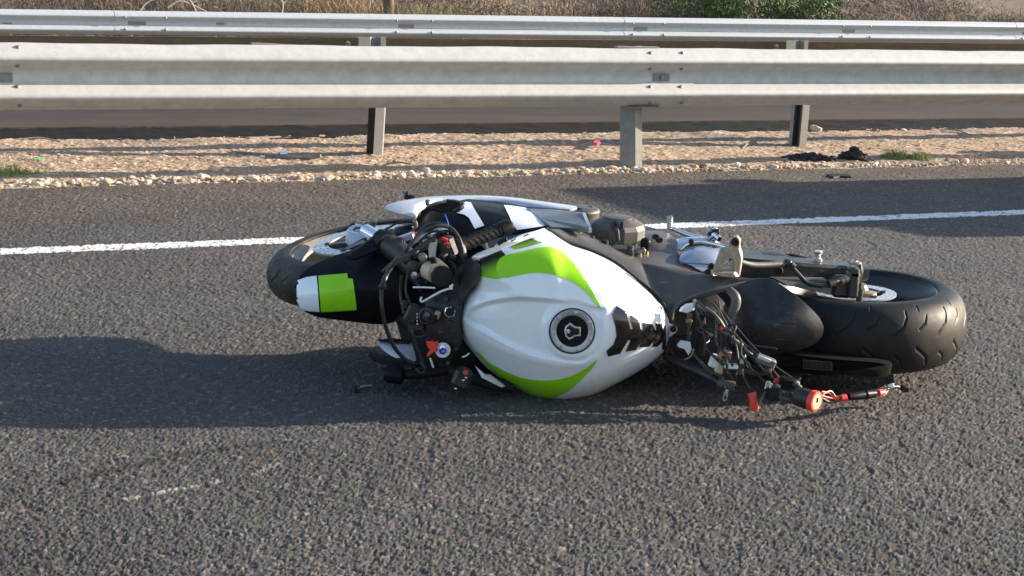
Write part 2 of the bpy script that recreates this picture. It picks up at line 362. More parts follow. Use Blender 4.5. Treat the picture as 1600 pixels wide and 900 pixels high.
sheet('near_road_base', ((-60, 120), (-60, N_EDGE-0.03)), M['asphalt_base'], -0.008)
sheet('median_base', ((-60, 120), (N_EDGE-0.03, 10.9)), M['tan_earth'], -0.014)
# narrow asphalt strip, shadow band put into its near-black colour, ragged towards the gravel
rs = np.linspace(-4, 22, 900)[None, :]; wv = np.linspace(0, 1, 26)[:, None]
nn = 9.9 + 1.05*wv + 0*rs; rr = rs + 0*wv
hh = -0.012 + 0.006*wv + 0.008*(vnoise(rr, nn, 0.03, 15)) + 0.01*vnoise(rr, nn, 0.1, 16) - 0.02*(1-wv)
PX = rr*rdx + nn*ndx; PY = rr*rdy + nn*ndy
np_mesh('asphalt_shadow_strip', np.stack([PX, PY, hh], -1), grid_faces(*PX.shape), M['asphalt_shade'], kind='structure')
rs = np.linspace(-30, 60, 400)[None, :]; ns = np.concatenate([[10.93], np.linspace(10.95, 13.5, 60), np.linspace(13.7, 20.4, 30)])[:, None]
rr = rs + 0*ns; nn = ns + 0*rs; zz = np.where(nn < 10.94, -0.02, 0.010 - 0.21*(nn-10.95)/9.45); k_ = (1 - sstep(11.0, 12.6, nn + 0.8*(vnoise(rr, nn, .6, 3)-.5)))[..., None]; v_ = (0.85 + 0.3*vnoise(rr, nn, 0.3, 6))[..., None]
cc = (np.array([0.046, 0.040, 0.037])*(1-k_) + np.array([0.066, 0.050, 0.038])*k_)*v_
M['asphalt_dusty'] = mat('dust_edged_asphalt', (0.05, 0.05, 0.05), 0.9, attr='tint', var=0.3, vscale=90, bump=1.0, bscale=120, spec=.15)
np_mesh('far_road', np.stack([rr*rdx+nn*ndx, rr*rdy+nn*ndy, zz], -1), grid_faces(*rr.shape), M['asphalt_dusty'], attr=cc.reshape(-1, 3), smooth=False, kind='structure')
# dirt beyond, rising bank
rs = np.linspace(-30, 70, 260)[None, :]; ns = np.concatenate([np.linspace(20.35, 27, 60), np.linspace(27.3, 60, 50)])[:, None]
rr = rs + 0*ns; nn = ns + 0*rs
zz = -0.205 + 0.25*sstep(22.5, 28, nn)*vnoise(rr, nn, 2.5, 2) + 0.12*(vnoise(rr, nn, 0.6, 3)-0.5)*sstep(20.8, 22.5, nn) + 2.6*sstep(27, 52, nn)
np_mesh('roadside_bank', np.stack([rr*rdx+nn*ndx, rr*rdy+nn*ndy, zz], -1), grid_faces(*rr.shape), M['earth'], kind='structure')
g = np_mesh('ground', [(-400, -300, -0.35), (500, -300, -0.35), (500, 600, -0.35), (-400, 600, -0.35)], [(0, 1, 2, 3)], M['earth'], smooth=False, kind='structure')
def bank_z(r, n):
    a = np.array([r]); b = np.array([n])
    return float((-0.205 + 0.25*sstep(22.5, 28, b)*vnoise(a, b, 2.5, 2) + 0.12*(vnoise(a, b, 0.6, 3)-0.5)*sstep(20.8, 22.5, b) + 2.6*sstep(27, 52, b))[0])
def med_z(p):
    r = p.dot(RD); n = p.dot(ND)
    x = np.array([p.x]); y = np.array([p.y]); n1 = np.array([n])
    H = 0.014*(vnoise(x, y, 0.5, 7)-0.4) + 0.009*vnoise(x, y, 0.13, 8) + 0.009*vnoise(x, y, 0.05, 9)
    return float((H*sstep(N_EDGE-0.06, N_EDGE+0.1, n1) - 0.003 + 0.012*sstep(8.2, 9.0, n1)*(1-sstep(9.6, 10.1, n1)))[0])
# ------------------------------------------------------------------ loose stones
def stone_unit(seed):
    rg = random.Random(seed); bm = bmesh.new(); bmesh.ops.create_icosphere(bm, subdivisions=2 if seed < 6 else 1, radius=1)
    ax = [Vector((rg.gauss(0,1), rg.gauss(0,1), rg.gauss(0,1))).normalized() for _ in range(7)]; cut = [rg.uniform(.55, .9) for _ in ax]
    for v in bm.verts:
        for a, k in zip(ax, cut):
            d = v.co.dot(a)
            if d > k: v.co -= a*(d-k)*0.95
    V = np.array([v.co[:] for v in bm.verts]); F = np.array([[q.index for q in f.verts] for f in bm.faces]); bm.free(); return V, F
UN = [stone_unit(s) for s in range(12)]
stone_mats = [mat('pale_stone_%s' % k, c1, 0.85, var=0.22, vscale=60, bump=0.8, bscale=150) for k, c1 in
              (('chalk', (0.70, 0.60, 0.47)), ('cream', (0.62, 0.49, 0.35)), ('ochre', (0.50, 0.33, 0.20)), ('grey', (0.40, 0.35, 0.30)))]
# countless pebbles: one stuff mesh
VV = []; FF = []; CC = []; off = 0
for i in range(9000):
    u = rng.random(); r = -0.5 + 13.5*rng.random()
    n = N_EDGE + 0.0 + (abs(rng.normal(0, .07)) if u < 0.6 else rng.random()*2.1)
    s = rng.uniform(0.003, 0.0085) if i % 5 else rng.uniform(.008, .015) * (1.3 if u < .6 else 1)
    V, F = UN[6 + i % 6]; p = RN(r, n); z = med_z(p)
    sx, sy, szz = s*rng.uniform(.8, 1.5), s*rng.uniform(.7, 1.1), s*rng.uniform(.45, .8); th = rng.random()*6.28
    x = V[:, 0]*sx; y = V[:, 1]*sy
    VV.append(np.stack([p.x + x*math.cos(th) - y*math.sin(th), p.y + x*math.sin(th) + y*math.cos(th), z + szz*0.35 + V[:, 2]*szz], -1))
    FF.append(F + off); off += len(V); k = rng.random()
    cc = np.array([0.60, 0.50, 0.38])*rng.uniform(.6, 1.1) if k < .4 else (np.array([0.42, 0.27, 0.155])*rng.uniform(.7, 1.2) if k < .88 else np.array([.28, .26, .24]))
    CC.append(np.tile(cc, (len(V), 1)))
o = np_mesh('pebbles', np.concatenate(VV), np.concatenate(FF), M['gravel'], smooth=False, attr=np.concatenate(CC), kind='stuff')
tag(o, 'small tan and grey pebbles scattered over the gravel median', 'pebbles')
stone_meshes = {}
def stone_obj(p, s, mi, k, label, group, name='stone'):
    key = (k, mi)
    if key not in stone_meshes:
        V, F = UN[k]; o = np_mesh('stone', V, F, stone_mats[mi], smooth=False); stone_meshes[key] = o.data; COL.objects.unlink(o); bpy.data.objects.remove(o)
    o = bpy.data.objects.new(name, stone_meshes[key]); COL.objects.link(o)
    o.location = p + Vector((0, 0, s*0.3)); o.scale = (s*random.uniform(.9, 1.5), s*random.uniform(.8, 1.1), s*random.uniform(.5, .8)); o.rotation_euler = (random.uniform(-.3, .3), random.uniform(-.3, .3), random.uniform(0, 6.28))
    return tag(o, label, 'stone', group)
for i in range(280):
    r = 0.6 + 6.9*i/280 + random.uniform(-.03, .03); n = N_EDGE + 0.02 + abs(random.gauss(0, .06)) + (0.35*random.random() if random.random() < .15 else 0)
    dens = (1.0 if r < 4.6 else 0.8) * (0.35 + 1.1*float(vnoise(np.array([r]), np.array([1.5]), .28, 17)[0]))
    if random.random() > dens: continue
    p = RN(r, n); p.z = med_z(p)
    stone_obj(p, random.choice((.009, .011, .013, .016, .019, .026)) * random.uniform(.8, 1.15), random.choices((0, 1, 2, 3), (5, 4, 2, 2))[0], random.randrange(6),
              'pale broken stone in the row along the asphalt edge', 'stones along the asphalt edge')
for (u, v, s, mi, lab) in [(388, 262, .022, 0, 'flat white stone lying alone on the tan gravel'), (1275, 205, .045, 1, 'cream stone lump beside the leaning right post'),
                           (530, 235, .02, 1, 'cream stone near the base of the left leaning post'), (1412, 207, .022, 0, 'pale flat chip right of the leaning post'),
                           (318, 282, .035, 0, 'largest white stone of the row at the road edge'), (1098, 262, .03, 2, 'brown stone lump right of the upright grey post')]:
    p = G(u, v); p.z = med_z(p); stone_obj(p, s, mi, random.randrange(6), lab, None)
# ------------------------------------------------------------------ guard rails
def galv(name, col, c2, rough=0.5, vs=18, metal=0.35):
    m = mat(name, col, rough, metal=metal, col2=c2, vscale=vs, rvar=0.1, bump=0.12, bscale=60, dust=0.18); return m
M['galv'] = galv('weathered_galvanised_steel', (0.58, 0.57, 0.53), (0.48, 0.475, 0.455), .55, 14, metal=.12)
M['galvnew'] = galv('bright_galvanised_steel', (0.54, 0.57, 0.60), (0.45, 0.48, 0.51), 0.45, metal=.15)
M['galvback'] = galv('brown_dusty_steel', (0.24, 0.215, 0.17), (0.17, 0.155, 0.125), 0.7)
M['galvpost'] = galv('grey_post_steel', (0.26, 0.26, 0.25), (0.20, 0.20, 0.195), 0.55, 30)
M['bolt'] = mat('dull_bolt', (0.26, 0.24, 0.22), 0.5, metal=0.6, dust=0.3)
PROF = [(0.0, .314), (.012, .311), (.030, .300), (.060, .277), (.076, .261), (.083, .247), (.080, .234), (.068, .222), (.030, .197), (.016, .188), (.010, .178), (.010, .134), (.016, .125), (.030, .117), (.062, .095), (.078, .081), (.083, .068), (.080, .056), (.066, .043), (.030, .018), (.010, .004), (0.0, 0.0)]
def beam(name, r0, r1, n, zf, side, m, parent, off=0.0, wave=0.0, lap=0.0, seg=40):
    # side -1: corrugation bulges toward the camera
    H = (zf(r0)[1]-zf(r0)[0]) / .314
    R = []
    for i in range(seg + 1):
        r = r0 + (r1-r0)*i/seg; z0, z1 = zf(r); fr = []
        k = (z1-z0)/.314
        for d, z in PROF:
            wz = wave*math.sin(r*5.1+n)*(1 if z > .3 else 0.15) + wave*.6*math.sin(r*13.0)*(1 if z > .3 else 0.1)
            fr.append(RN(r, n + side*(d+off), z0 + z*k + wz))
        bk = []
        for d, z in reversed(PROF):
            wz = wave*math.sin(r*5.1+n)*(1 if z > .3 else 0.15) + wave*.6*math.sin(r*13.0)*(1 if z > .3 else 0.1)
            bk.append(RN(r, n + side*(d+off-0.0035), z0 + z*k + wz - (0.001 if z > .2 else -0.001)))
        R.append(fr + bk)
    mb = MB(); mb.rings(R); return mb.build(name, m, parent, sharp=50)
def bolt(p, d, r, parent, hexa=False):
    mb = MB(); mb.lathe(p, d, [(-.004, r*1.0), (0.002, r), (r*.35, r*.85), (r*.6, r*.5), (r*.66, 0.0005)] if not hexa else [(0, r*1.5), (.002, r*1.5), (.002, r), (.010, r*.95), (.011, .0005)], seg=12 if not hexa else 6)
    return mb.build('bolt', M['bolt'], parent)
def zlin(n, pb, pt):
    (ra0, zb0), (ra1, zb1) = rail_hit(*pb[0], n), rail_hit(*pb[1], n); (rb0, zt0), (rb1, zt1) = rail_hit(*pt[0], n), rail_hit(*pt[1], n)
    return lambda r: (zb0 + (zb1-zb0)*(r-ra0)/(ra1-ra0), zt0 + (zt1-zt0)*(r-rb0)/(rb1-rb0))
nR = N_RAIL - 0.06
near = thing('guardrail', RN(4, nR), 'weathered two-wave steel guardrail nearest the fallen motorcycle, on the gravel edge', 'guardrail')
zf = zlin(nR, ((0, 172), (1600, 162)), ((0, 67), (1600, 80)))
s0 = rail_hit(45, 100, nR)[0]; s1 = rail_hit(1083, 100, nR)[0]; L = s1 - s0
for k in (-2, -1, 0, 1, 2):
    beam('rail_beam', s0 + k*L - (0.30 if k else .3), s0 + (k+1)*L, nR, zf, -1, M['galv'], near, off=-0.009*((k+4) % 2) , wave=.0018, seg=60)
for (ua, va) in [(29, 74), (28, 103), (28, 136), (32, 165), (1018, 83), (1068, 83), (1017, 108), (1066, 108), (1017, 136), (1065, 136), (1018, 161), (1068, 161), (-20, 75), (-20, 103), (-20, 137), (-20, 165)]:
    r, z = rail_hit(ua, va, nR - .055); z0, z1 = zf(r); zz = (z-z0)/(z1-z0)*.314
    d = np.interp(zz, [p[1] for p in PROF[::-1]], [p[0] for p in PROF[::-1]])
    q = np.interp(zz+.01, [p[1] for p in PROF[::-1]], [p[0] for p in PROF[::-1]]) - np.interp(zz-.01, [p[1] for p in PROF[::-1]], [p[0] for p in PROF[::-1]])
    dirn = (-ND*0.02 + Vector((0, 0, 1))*(-q*-1.0)*-1).normalized() if False else (-ND*0.02 - Vector((0, 0, 1))*q).normalized()
    bolt(RN(r, nR - d - .001, z), dirn, .012, near)
r, z = rail_hit(1033, 121, nR - .012)
mb = MB(); mb.box(RN(r, nR-.0125, z), .105, .006, .042, X=RD, Y=ND); mb.build('slot_washer', M['galvpost'], near); bolt(RN(r, nR-.0155, z), -ND, .011, near, True)
r, z = rail_hit(8, 121, nR - .012); mb = MB(); mb.box(RN(r-.02, nR-.0125, z), .11, .006, .045, X=RD, Y=ND); mb.build('slot_washer', M['galvpost'], near)
def fpost(parent, ub, vb, ut, vt, n, prof, top):
    # folded sheet post: prof lists (along picture width, depth) of the folds facing the road
    rb, _ = rail_hit(ub, vb, n); rt, zt = rail_hit(ut, vt, n); pb = RN(rb, n); slope = (RN(rt, n) - pb) / max(.05, zt - .02)
    out = prof + [(a + (.004 if i == 0 else (-.004 if i == len(prof)-1 else 0)), b + .006) for i, (a, b) in reversed(list(enumerate(prof)))]
    mb = MB(); mb.rings([[pb + Vector((a, b, z)) + Vector((slope.x, slope.y, 0))*z for a, b in out] for z in (-0.15, top)], smooth=False)
    return mb.build('post', M['galvpost'], parent, sharp=20)
PN = [(0, .075), (0, 0), (.082, -.010), (.122, .02), (.122, .09)]
fpost(near, 970, 264, 970, 170, nR + .055, PN, zf(4.4)[1] + .01)
fpost(near, -430, 262, -430, 170, nR + .055, PN, zf(.4)[1] + .01); fpost(near, 1980, 262, 1980, 170, nR + .055, PN, zf(8)[1] + .01)
rt = rail_hit(1005, 75, nR)[0]
mb = MB(); mb.box(RN(rt-.03, nR+.02, zf(rt)[1]+.004), .26, .05, .008, X=RD, Y=ND); mb.build('post_cap_bracket', M['galvpost'], near)
mb = MB(); mb.box(RN(rt+.01, nR+.0, zf(rt)[0]-.006), .2, .05, .008, X=RD, Y=ND); mb.build('post_cap_bracket', M['galvpost'], near)
# second rail of the median, seen from its back
back = thing('guardrail', RN(4, N_BACK), 'dusty brown back of the second guardrail, seen just above the nearest rail', 'guardrail')
zfb = zlin(N_BACK, ((0, 152), (1600, 145)), ((0, 56.5), (1600, 69)))
for k in (-1, 0, 1, 2):
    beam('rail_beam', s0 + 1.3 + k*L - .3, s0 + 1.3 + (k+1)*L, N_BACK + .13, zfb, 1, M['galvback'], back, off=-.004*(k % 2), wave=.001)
PB = [(.0, -.01), (-.002, .10), (.040, .11), (.044, -.055), (.092, -.028), (.092, .06)]
for (ub, vb, ut, vt) in [(572, 245, 576, 168), (1236, 229, 1242, 163), (-160, 240, -160, 170), (2100, 240, 2110, 170)]:
    nb = G(ub + 14, vb + 3).dot(ND) if 0 < ub < 1600 else N_BACK
    fpost(back, ub, vb, ut, vt, nb, PB, .60)
    rr, zz = rail_hit(ut, 60, N_BACK)
    # folded spacer bracket on the post top
    mb = MB(); zc = zfb(rr)[1]
    out = [(-.09, 0), (-.02, 0), (0.0, .035), (.03, .035), (.045, 0), (.075, 0), (.085, .06), (.08, .062), (.068, .006), (.05, .006), (.034, .041), (-.006, .041), (-.024, .006), (-.09, .006)]
    mb.rings([[RN(rr + a + .03, N_BACK + .0 + b, z) for a, b in out] for z in (zc-.12, zc + .012)], smooth=False)
    mb.build('spacer_bracket', M['galvpost'], back, sharp=20)
for u, v in ((541, 68), (1209, 73)):
    r, z = rail_hit(u, v, N_BACK+.1); bolt(RN(r, N_BACK + .07, z), -ND, .012, back, True)
p0 = RN(rail_hit(392, 66, N_BACK-.05)[0], N_BACK-.05, rail_hit(392, 66, N_BACK-.05)[1]); p1 = RN(rail_hit(560, 75, N_BACK-.05)[0], N_BACK-.05, rail_hit(560, 75, N_BACK-.05)[1])
M['plank'] = mat('reddish_grey_plank', (.30, .22, .18), .8, var=.2, bump=.5)
mb = MB(); mb.box((p0+p1)/2 - Vector((0, 0, .012)), (p1-p0).length, .05, .022, X=(p1-p0), Y=ND); tag(mb.build('plank', M['plank']), 'thin reddish grey plank wedged between the two nearest guardrails', 'plank')
far_n = 21.0
far = thing('guardrail', RN(8, far_n), 'bright galvanised guardrail on the far side of the other carriageway, below the brush', 'guardrail')
zff = zlin(far_n, ((0, 53), (1600, 68)), ((0, 14), (1600, 35)))
sm = [rail_hit(u, 30, far_n)[0] for u in (178, 603, 973, 1302, 1585)]; Lf = (sm[-1]-sm[0])/4
sm = [sm[0] - Lf] + sm + [sm[-1] + Lf, sm[-1] + 2*Lf]
for k in range(len(sm)-1):
    beam('rail_beam', sm[k], sm[k+1] + .3, far_n, zff, -1, M['galvnew'], far, off=.004*(k % 2), wave=.0005, seg=14)
for k, s in enumerate(sm[:-1]):
    z0, z1 = zff(s); h = z1-z0
    for dr in (.12, .62):
        for fz in (.74, .26): bolt(RN(s+dr, far_n-.087, z0 + h*fz), -ND, .016, far)
    mb = MB(); mb.box(RN(s+.28, far_n-.014, z0+h*.5), .22, .006, .05, X=RD, Y=ND); mb.build('slot_washer', M['galvpost'], far)
for r in np.arange(sm[0]-1, sm[-1]+1, Lf/2.0):
    mb = MB(); mb.box(RN(r+.72, far_n+.05, (zff(r)[1]-.35)/2-.02), .10, .05, zff(r)[1]+.30, X=RD, Y=ND); mb.build('post', M['galvnew'], far)
for u in (11, 344, 850, 1150, 1457):
    r, z = rail_hit(u, 37, far_n); mb = MB(); mb.box(RN(r, far_n-.013, z), .11, .006, .03, X=RD, Y=ND); mb.build('slot_washer', M['bolt'], far)
# ------------------------------------------------------------------ brush beyond the far rail
def leafmat(n, a, b): return mat(n, a, 0.75, col2=b, vscale=2.5)
M['dry'] = leafmat('dry_grass_blades', (0.42, 0.30, 0.18), (0.27, 0.18, 0.11))
M['twig'] = leafmat('grey_brown_twigs', (0.19, 0.145, 0.105), (0.085, 0.066, 0.05))
M['olive'] = leafmat('olive_foliage', (0.22, 0.21, 0.085), (0.13, 0.13, 0.06))
M['leaf'] = leafmat('green_leaves', (0.055, 0.105, 0.028), (0.10, 0.16, 0.05))
M['palebr'] = mat('pale_branch', (0.38, 0.33, 0.28), 0.8, var=.2)
M['bark'] = mat('brown_bark', (0.13, 0.095, 0.065), 0.9, var=.3, bump=1, bscale=30)
def blades(P, n, spread, hmin, hmax, wid, lean, rg, zfun=None, up=1.0, fall=.35):
    """curved two-segment ribbons rising from around P"""
    a = rg.random(n)*6.283; rad = spread*np.sqrt(rg.random(n)); bx = P[0] + rad*np.cos(a); by = P[1] + rad*np.sin(a)
    h = rg.uniform(hmin, hmax, n)*(1 - fall*(rad/spread)**2); la = rg.random(n)*6.283; ln = rg.uniform(.1, lean, n)*h
    wa = rg.random(n)*3.14; w = wid*rg.uniform(.6, 1.4, n)
    V = np.zeros((n, 5, 3)); dx, dy = np.cos(la)*ln, np.sin(la)*ln; wx, wy = np.cos(wa)*w, np.sin(wa)*w
    z0 = P[2]
    for k, (t, q) in enumerate(((0, 1), (0, -1), (.55, .8), (.55, -.8), (1, 0))):
        V[:, k, 0] = bx + dx*t*t + wx*q; V[:, k, 1] = by + dy*t*t + wy*q; V[:, k, 2] = z0 + h*t*up - .25*ln*t**3
    base = np.arange(n)[:, None]*5
    F = np.concatenate([base + np.array([0, 1, 3]), base + np.array([0, 3, 2]), base + np.array([2, 3, 4])])
    return V.reshape(-1, 3), F
def cat_vf(L):
    o = 0; V = []; F = []
    for v, f in L: V.append(v); F.append(f+o); o += len(v)
    return np.concatenate(V), np.concatenate(F)
def twigs(P, n, R, Hh, wid, rg):
    """random walking three-sided twigs filling a mound"""
    V = []; F = []; o = 0
    for i in range(n):
        a = rg.random()*6.283; q = R*math.sqrt(rg.random()); p = np.array([P[0]+q*math.cos(a), P[1]+q*math.sin(a), P[2] + rg.random()*Hh*.6*(1-(q/R)**2)])
        d = np.array([rg.normal()*.9, rg.normal()*.9, rg.uniform(.1, 1.2)]); d /= np.linalg.norm(d); L = rg.uniform(.25, .7)*Hh; k = 4; w = wid*rg.uniform(.5, 1.3)
        side = np.cross(d, [0, 0, 1.0]); side /= (np.linalg.norm(side)+1e-6); s2 = np.cross(side, d)
        for j in range(k):
            ww = w*(1-j/(k-.7)); c = p
            V += [c + side*ww, c - side*ww*.6 + s2*ww*.8, c - side*ww*.6 - s2*ww*.8]
            p = p + d*L/k; d = d + rg.normal(size=3)*.28; d[2] -= .07; d /= np.linalg.norm(d)
        for j in range(k-1):
            for m in range(3):
                a0 = o + j*3 + m; b0 = o + j*3 + (m+1) % 3; F += [(a0, b0, b0+3), (a0, b0+3, a0+3)]
        o += k*3
    return np.array(V), np.array(F)
def leaves(P, n, R, Hh, size, rg, long=3.0):
    # clumped leaf-shaped quads through the volume
    nc = 26; ca = rg.normal(size=(nc, 3)); ca /= np.linalg.norm(ca, axis=1)[:, None]; ca *= rg.uniform(.45, 1, nc)[:, None]
    ci = rg.integers(0, nc, n); c = ca[ci] + rg.normal(size=(n, 3))*.17
    pos = np.stack([P[0] + c[:, 0]*R, P[1] + c[:, 1]*R, P[2] + Hh*.5 + c[:, 2]*Hh*.5], -1)
    d = rg.normal(size=(n, 3)) + np.array([0, 0, .6]); d /= np.linalg.norm(d, axis=1)[:, None]; s = np.cross(d, rg.normal(size=(n, 3))); s /= np.linalg.norm(s, axis=1)[:, None]
    l = size*rg.uniform(.6, 1.4, n)[:, None]; V = np.stack([pos, pos + d*l*.5 + s*l/long/2, pos + d*l, pos + d*l*.5 - s*l/long/2], 1)
    return V.reshape(-1, 3), (np.arange(n)[:, None]*4 + np.arange(4)[None])
def at_far(u, n): # ground point beyond the rail in the direction of photo column u
    r, z = rail_hit(u, 20, n); p = RN(r, n); p.z = bank_z(r, n); return p
rg = np.random.default_rng(5)
def bush(u, n, R, Hh, kind, name, label, cat='bush'):
    p = at_far(u, n); t = thing(name, p, label, cat)
    if kind == 'twig':
        np_mesh('branches', *twigs(p, 800, R, Hh, .007, rg), M['twig'], t, smooth=False); np_mesh('stems', *blades(p, 700, R, .3*Hh, Hh, .004, .9, rg), M['twig'], t, smooth=False)
    if kind == 'olive':
        np_mesh('branches', *twigs(p, 220, R*.9, Hh, .006, rg), M['twig'], t, smooth=False); np_mesh('foliage', *blades(p, 3200, R, .35*Hh, Hh, .006, .8, rg), M['olive'], t, smooth=False)
    if kind == 'leaf':
        np_mesh('branches', *twigs(p, 160, R*.8, Hh, .011, rg), M['twig'], t, smooth=False); np_mesh('foliage', *leaves(p, 4200, R, Hh, .11, rg, 4.5), M['leaf'], t, smooth=False)
    if kind == 'dry':
        np_mesh('branches', *twigs(p, 120, R*.9, Hh, .005, rg), M['twig'], t, smooth=False); np_mesh('stems', *blades(p, 2600, R, .3*Hh, Hh, .006, 1.0, rg), M['dry'], t, smooth=False)
    return t
BU = [(20, 24.5, 1.1, .9, 'twig', 'leafless grey brown bush at the far left above the rails'), (130, 25.5, 1.2, 1.3, 'twig', 'tangled dark brown bush left of the pale arching branches'),
      (250, 26.5, 1.3, 1.4, 'twig', 'dark bush behind the pale arching branches'), (345, 25, .9, 1.0, 'twig', 'low brown bush right of the pale arching branches'), (430, 25.5, 1.1, 1.2, 'twig', 'brown twiggy bush left of the tree trunk'),
      (540, 25.2, 1.0, 1.1, 'dry', 'straw and brown bush touching the left of the tree trunk'), (655, 24.0, .85, .95, 'olive', 'olive green rounded bush right of the tree trunk'),
      (730, 23.9, .7, .6, 'dry', 'low dry tuft between the olive bush and the red brown thicket'), (790, 25.4, .9, .6, 'twig', 'reddish brown thicket near the middle of the verge'), (850, 23.8, .6, .5, 'dry', 'pale orange dry tuft behind the rail near the middle'),
      (930, 23.8, .6, .5, 'olive', 'small olive tuft left of the green leafy shrubs'), (1010, 27.5, 1.3, 1.5, 'twig', 'shaded dark thicket left of the green leafy shrubs'),
      (1080, 25.6, 1.0, 1.2, 'leaf', 'dark green leafy shrub with a bare arching stem'), (1160, 25.6, 1.25, 1.6, 'leaf', 'tall dark green leafy shrub in the middle of three'), (1255, 25.6, .8, 1.2, 'leaf', 'brighter green leafy shrub rightmost of three'),
      (1320, 25, .4, .5, 'olive', 'yellow green tuft right of the leafy shrubs'), (1440, 26.5, 1.0, .5, 'twig', 'low brown brushwood at the right part of the verge'), (1510, 25.2, .6, .55, 'olive', 'grey olive tuft on the dry slope near the right edge'),
      (1375, 24.6, .9, .6, 'dry', 'low straw coloured brush just right of the yellow green tuft'), (1470, 24.2, .8, .45, 'dry', 'reddish straw brush in front of the low brushwood'), (1555, 24.8, .8, .55, 'dry', 'dry straw brush next to the grey olive tuft'), (1590, 27.5, 1.0, 1.0, 'twig', 'red brown bush at the right edge of the verge')]
for (u, n, R, Hh, k, lab) in BU: bush(u, n, R, Hh, k, {'twig': 'leafless_bush', 'olive': 'olive_bush', 'leaf': 'leafy_shrub', 'dry': 'dry_bush'}[k], lab)
L = []
for i in range(900):
    r = rng.uniform(6.2, 26) if i % 3 else rng.uniform(12, 26); n = rng.uniform(22.3, 33) + (1.6 if r < 10.5 else 0); L.append(blades((*(RN(r, n).to_2d()), bank_z(r, n)), 26, .25, .08, .30 if n < 25 else .55, .005, 1.2, rg))
o = np_mesh('dry_grass', *cat_vf(L), M['dry'], smooth=False, kind='stuff'); tag(o, 'dry straw coloured grass covering the verge beyond the far rail', 'grass')
L = []
for i in range(420):
    r = rng.uniform(13, 34); n = rng.uniform(38, 58); L.append(twigs((*(RN(r, n).to_2d()), bank_z(r, n)), 26, 1.0, 1.1, .012, rg))
for i in range(1300):
    r = rng.uniform(-1, 27) if i % 2 else rng.uniform(-1, 12); n = rng.uniform(26.6, 38) if i % 4 else rng.uniform(38, 56); L.append(twigs((*(RN(r, n).to_2d()), bank_z(r, n)), 30, .9, 1.0, .009, rg))
o = np_mesh('brushwood', *cat_vf(L), M['twig'], smooth=False, kind='stuff'); tag(o, 'brown tangled brushwood covering the bank at the back', 'brushwood')
t = thing('tree', at_far(607, 24.4), 'brown tree trunk rising beyond the far rail beside the olive bush', 'tree')
p = Vector(t.location); mb = MB(); mb.tube([p + Vector((0, 0, -.1)), p + Vector((.01, 0, .5)), p + Vector((-.03, .02, 1.3)), p + Vector((.02, .05, 2.4))], [.10, .085, .08, .07], 12); mb.build('trunk', M['bark'], t)
mb = MB()
for k in range(14):
    a = random.uniform(0, 6.28); q = p + Vector((0, 0, 1.5 + .07*k)); e = q + Vector((math.cos(a)*.9, math.sin(a)*.9, random.uniform(.4, 1.1))); mb.tube([q, (q+e)/2 + Vector((0, 0, .15)), e], [.03, .02, .006], 6)
mb.build('branches', M['bark'], t); np_mesh('crown', *leaves(p + Vector((0, 0, 1.9)), 5000, 1.5, 1.7, .1, rg), M['olive'], t, smooth=False)
for i, (pts, lab) in enumerate([([(205, 22), (225, 8), (255, -4)], 'pale forked branch arching leftmost over the far rail'), ([(262, 12), (285, 2), (330, 22)], 'pale bare branch arching down to the right over the far rail'),
                  ([(322, 22), (300, 5), (285, -10)], 'thin pale bare branch standing right of the arching ones'), ([(432, 20), (442, 5), (420, -12)], 'thin pale stem leaning left of the tree trunk')]):
    P = [RN(*((lambda a: (a[0],))(rail_hit(u, v, 23.2))), 23.2, rail_hit(u, v, 23.2)[1]) for u, v in pts]
    P[0] = P[0] + Vector((0, 0, -.3)) if i != 1 else P[0]
    mb = MB(); mb.tube(P, [.014, .012, .006], 6); q = P[1]; mb.tube([q, q + RD*.3 + Vector((0, 0, .22))], [.008, .003], 5, smoothpath=False)
    if i == 1: mb.tube([P[2], P[2] + RD*.1 - Vector((0, 0, .5))], [.008, .01], 5, smoothpath=False)
    tag(mb.build('bare_branch', M['palebr']), lab, 'branch')
# ------------------------------------------------------------------ litter and plants on the median
def tuft(u, v, R, n, hmax, m, label):
    p = G(u, v); p.z = med_z(p); t = np_mesh('grass_tuft', *blades(p, n, R, .008, hmax, .0013, 1.6, rg, fall=.85), m, smooth=False); tag(t, label, 'grass')
M['fresh'] = leafmat('fresh_green_grass', (0.19, 0.26, 0.06), (0.30, 0.32, 0.11))
tuft(18, 278, .11, 800, .085, M['fresh'], 'low green grass tuft on the gravel at the left edge'); tuft(60, 275, .06, 200, .05, M['fresh'], 'thin green grass tuft right of the one at the left edge')
tuft(1400, 250, .10, 900, .10, M['fresh'], 'green grass tuft right of the black asphalt lumps'); tuft(1437, 252, .08, 600, .10, M['fresh'], 'smaller green grass tuft on the far right gravel')
tuft(1520, 254, .16, 260, .10, M['dry'], 'dry straw tuft near the right edge of the gravel'); tuft(545, 270, .12, 130, .06, M['dry'], 'flattened dry straw beside the left leaning post'); tuft(285, 272, .03, 60, .04, M['fresh'], 'tiny green sprout at the gravel edge')
M['lump'] = mat('black_asphalt_lumps', (0.022, 0.021, 0.021), .85, var=.4, vscale=80, bump=1, bscale=120)
def lumps(cu, cv, w, k, smax, label, hz):
    c0 = G(cu, cv); mb = MB()
    for i in range(k):
        p = c0 + RD*random.gauss(0, w*.4) + ND*random.gauss(0, .05); s = smax*random.uniform(.25, 1) ; z = random.random()*hz*max(0, 1-(abs((p-c0).dot(RD))/w)**1.5)*max(.1, 1-abs((p-c0).dot(ND))/.12)
        V, F = UN[i % 6]; mb.add([(p.x + a*s*1.2, p.y + b*s, max(.0, z)*.7 + .012 + c*s*.8) for a, b, c in V], [tuple(f) for f in F.tolist()], smooth=False)
    o = tag(mb.build('asphalt_crumbs', M['lump']), label, 'asphalt')
    o['kind'] = 'stuff'
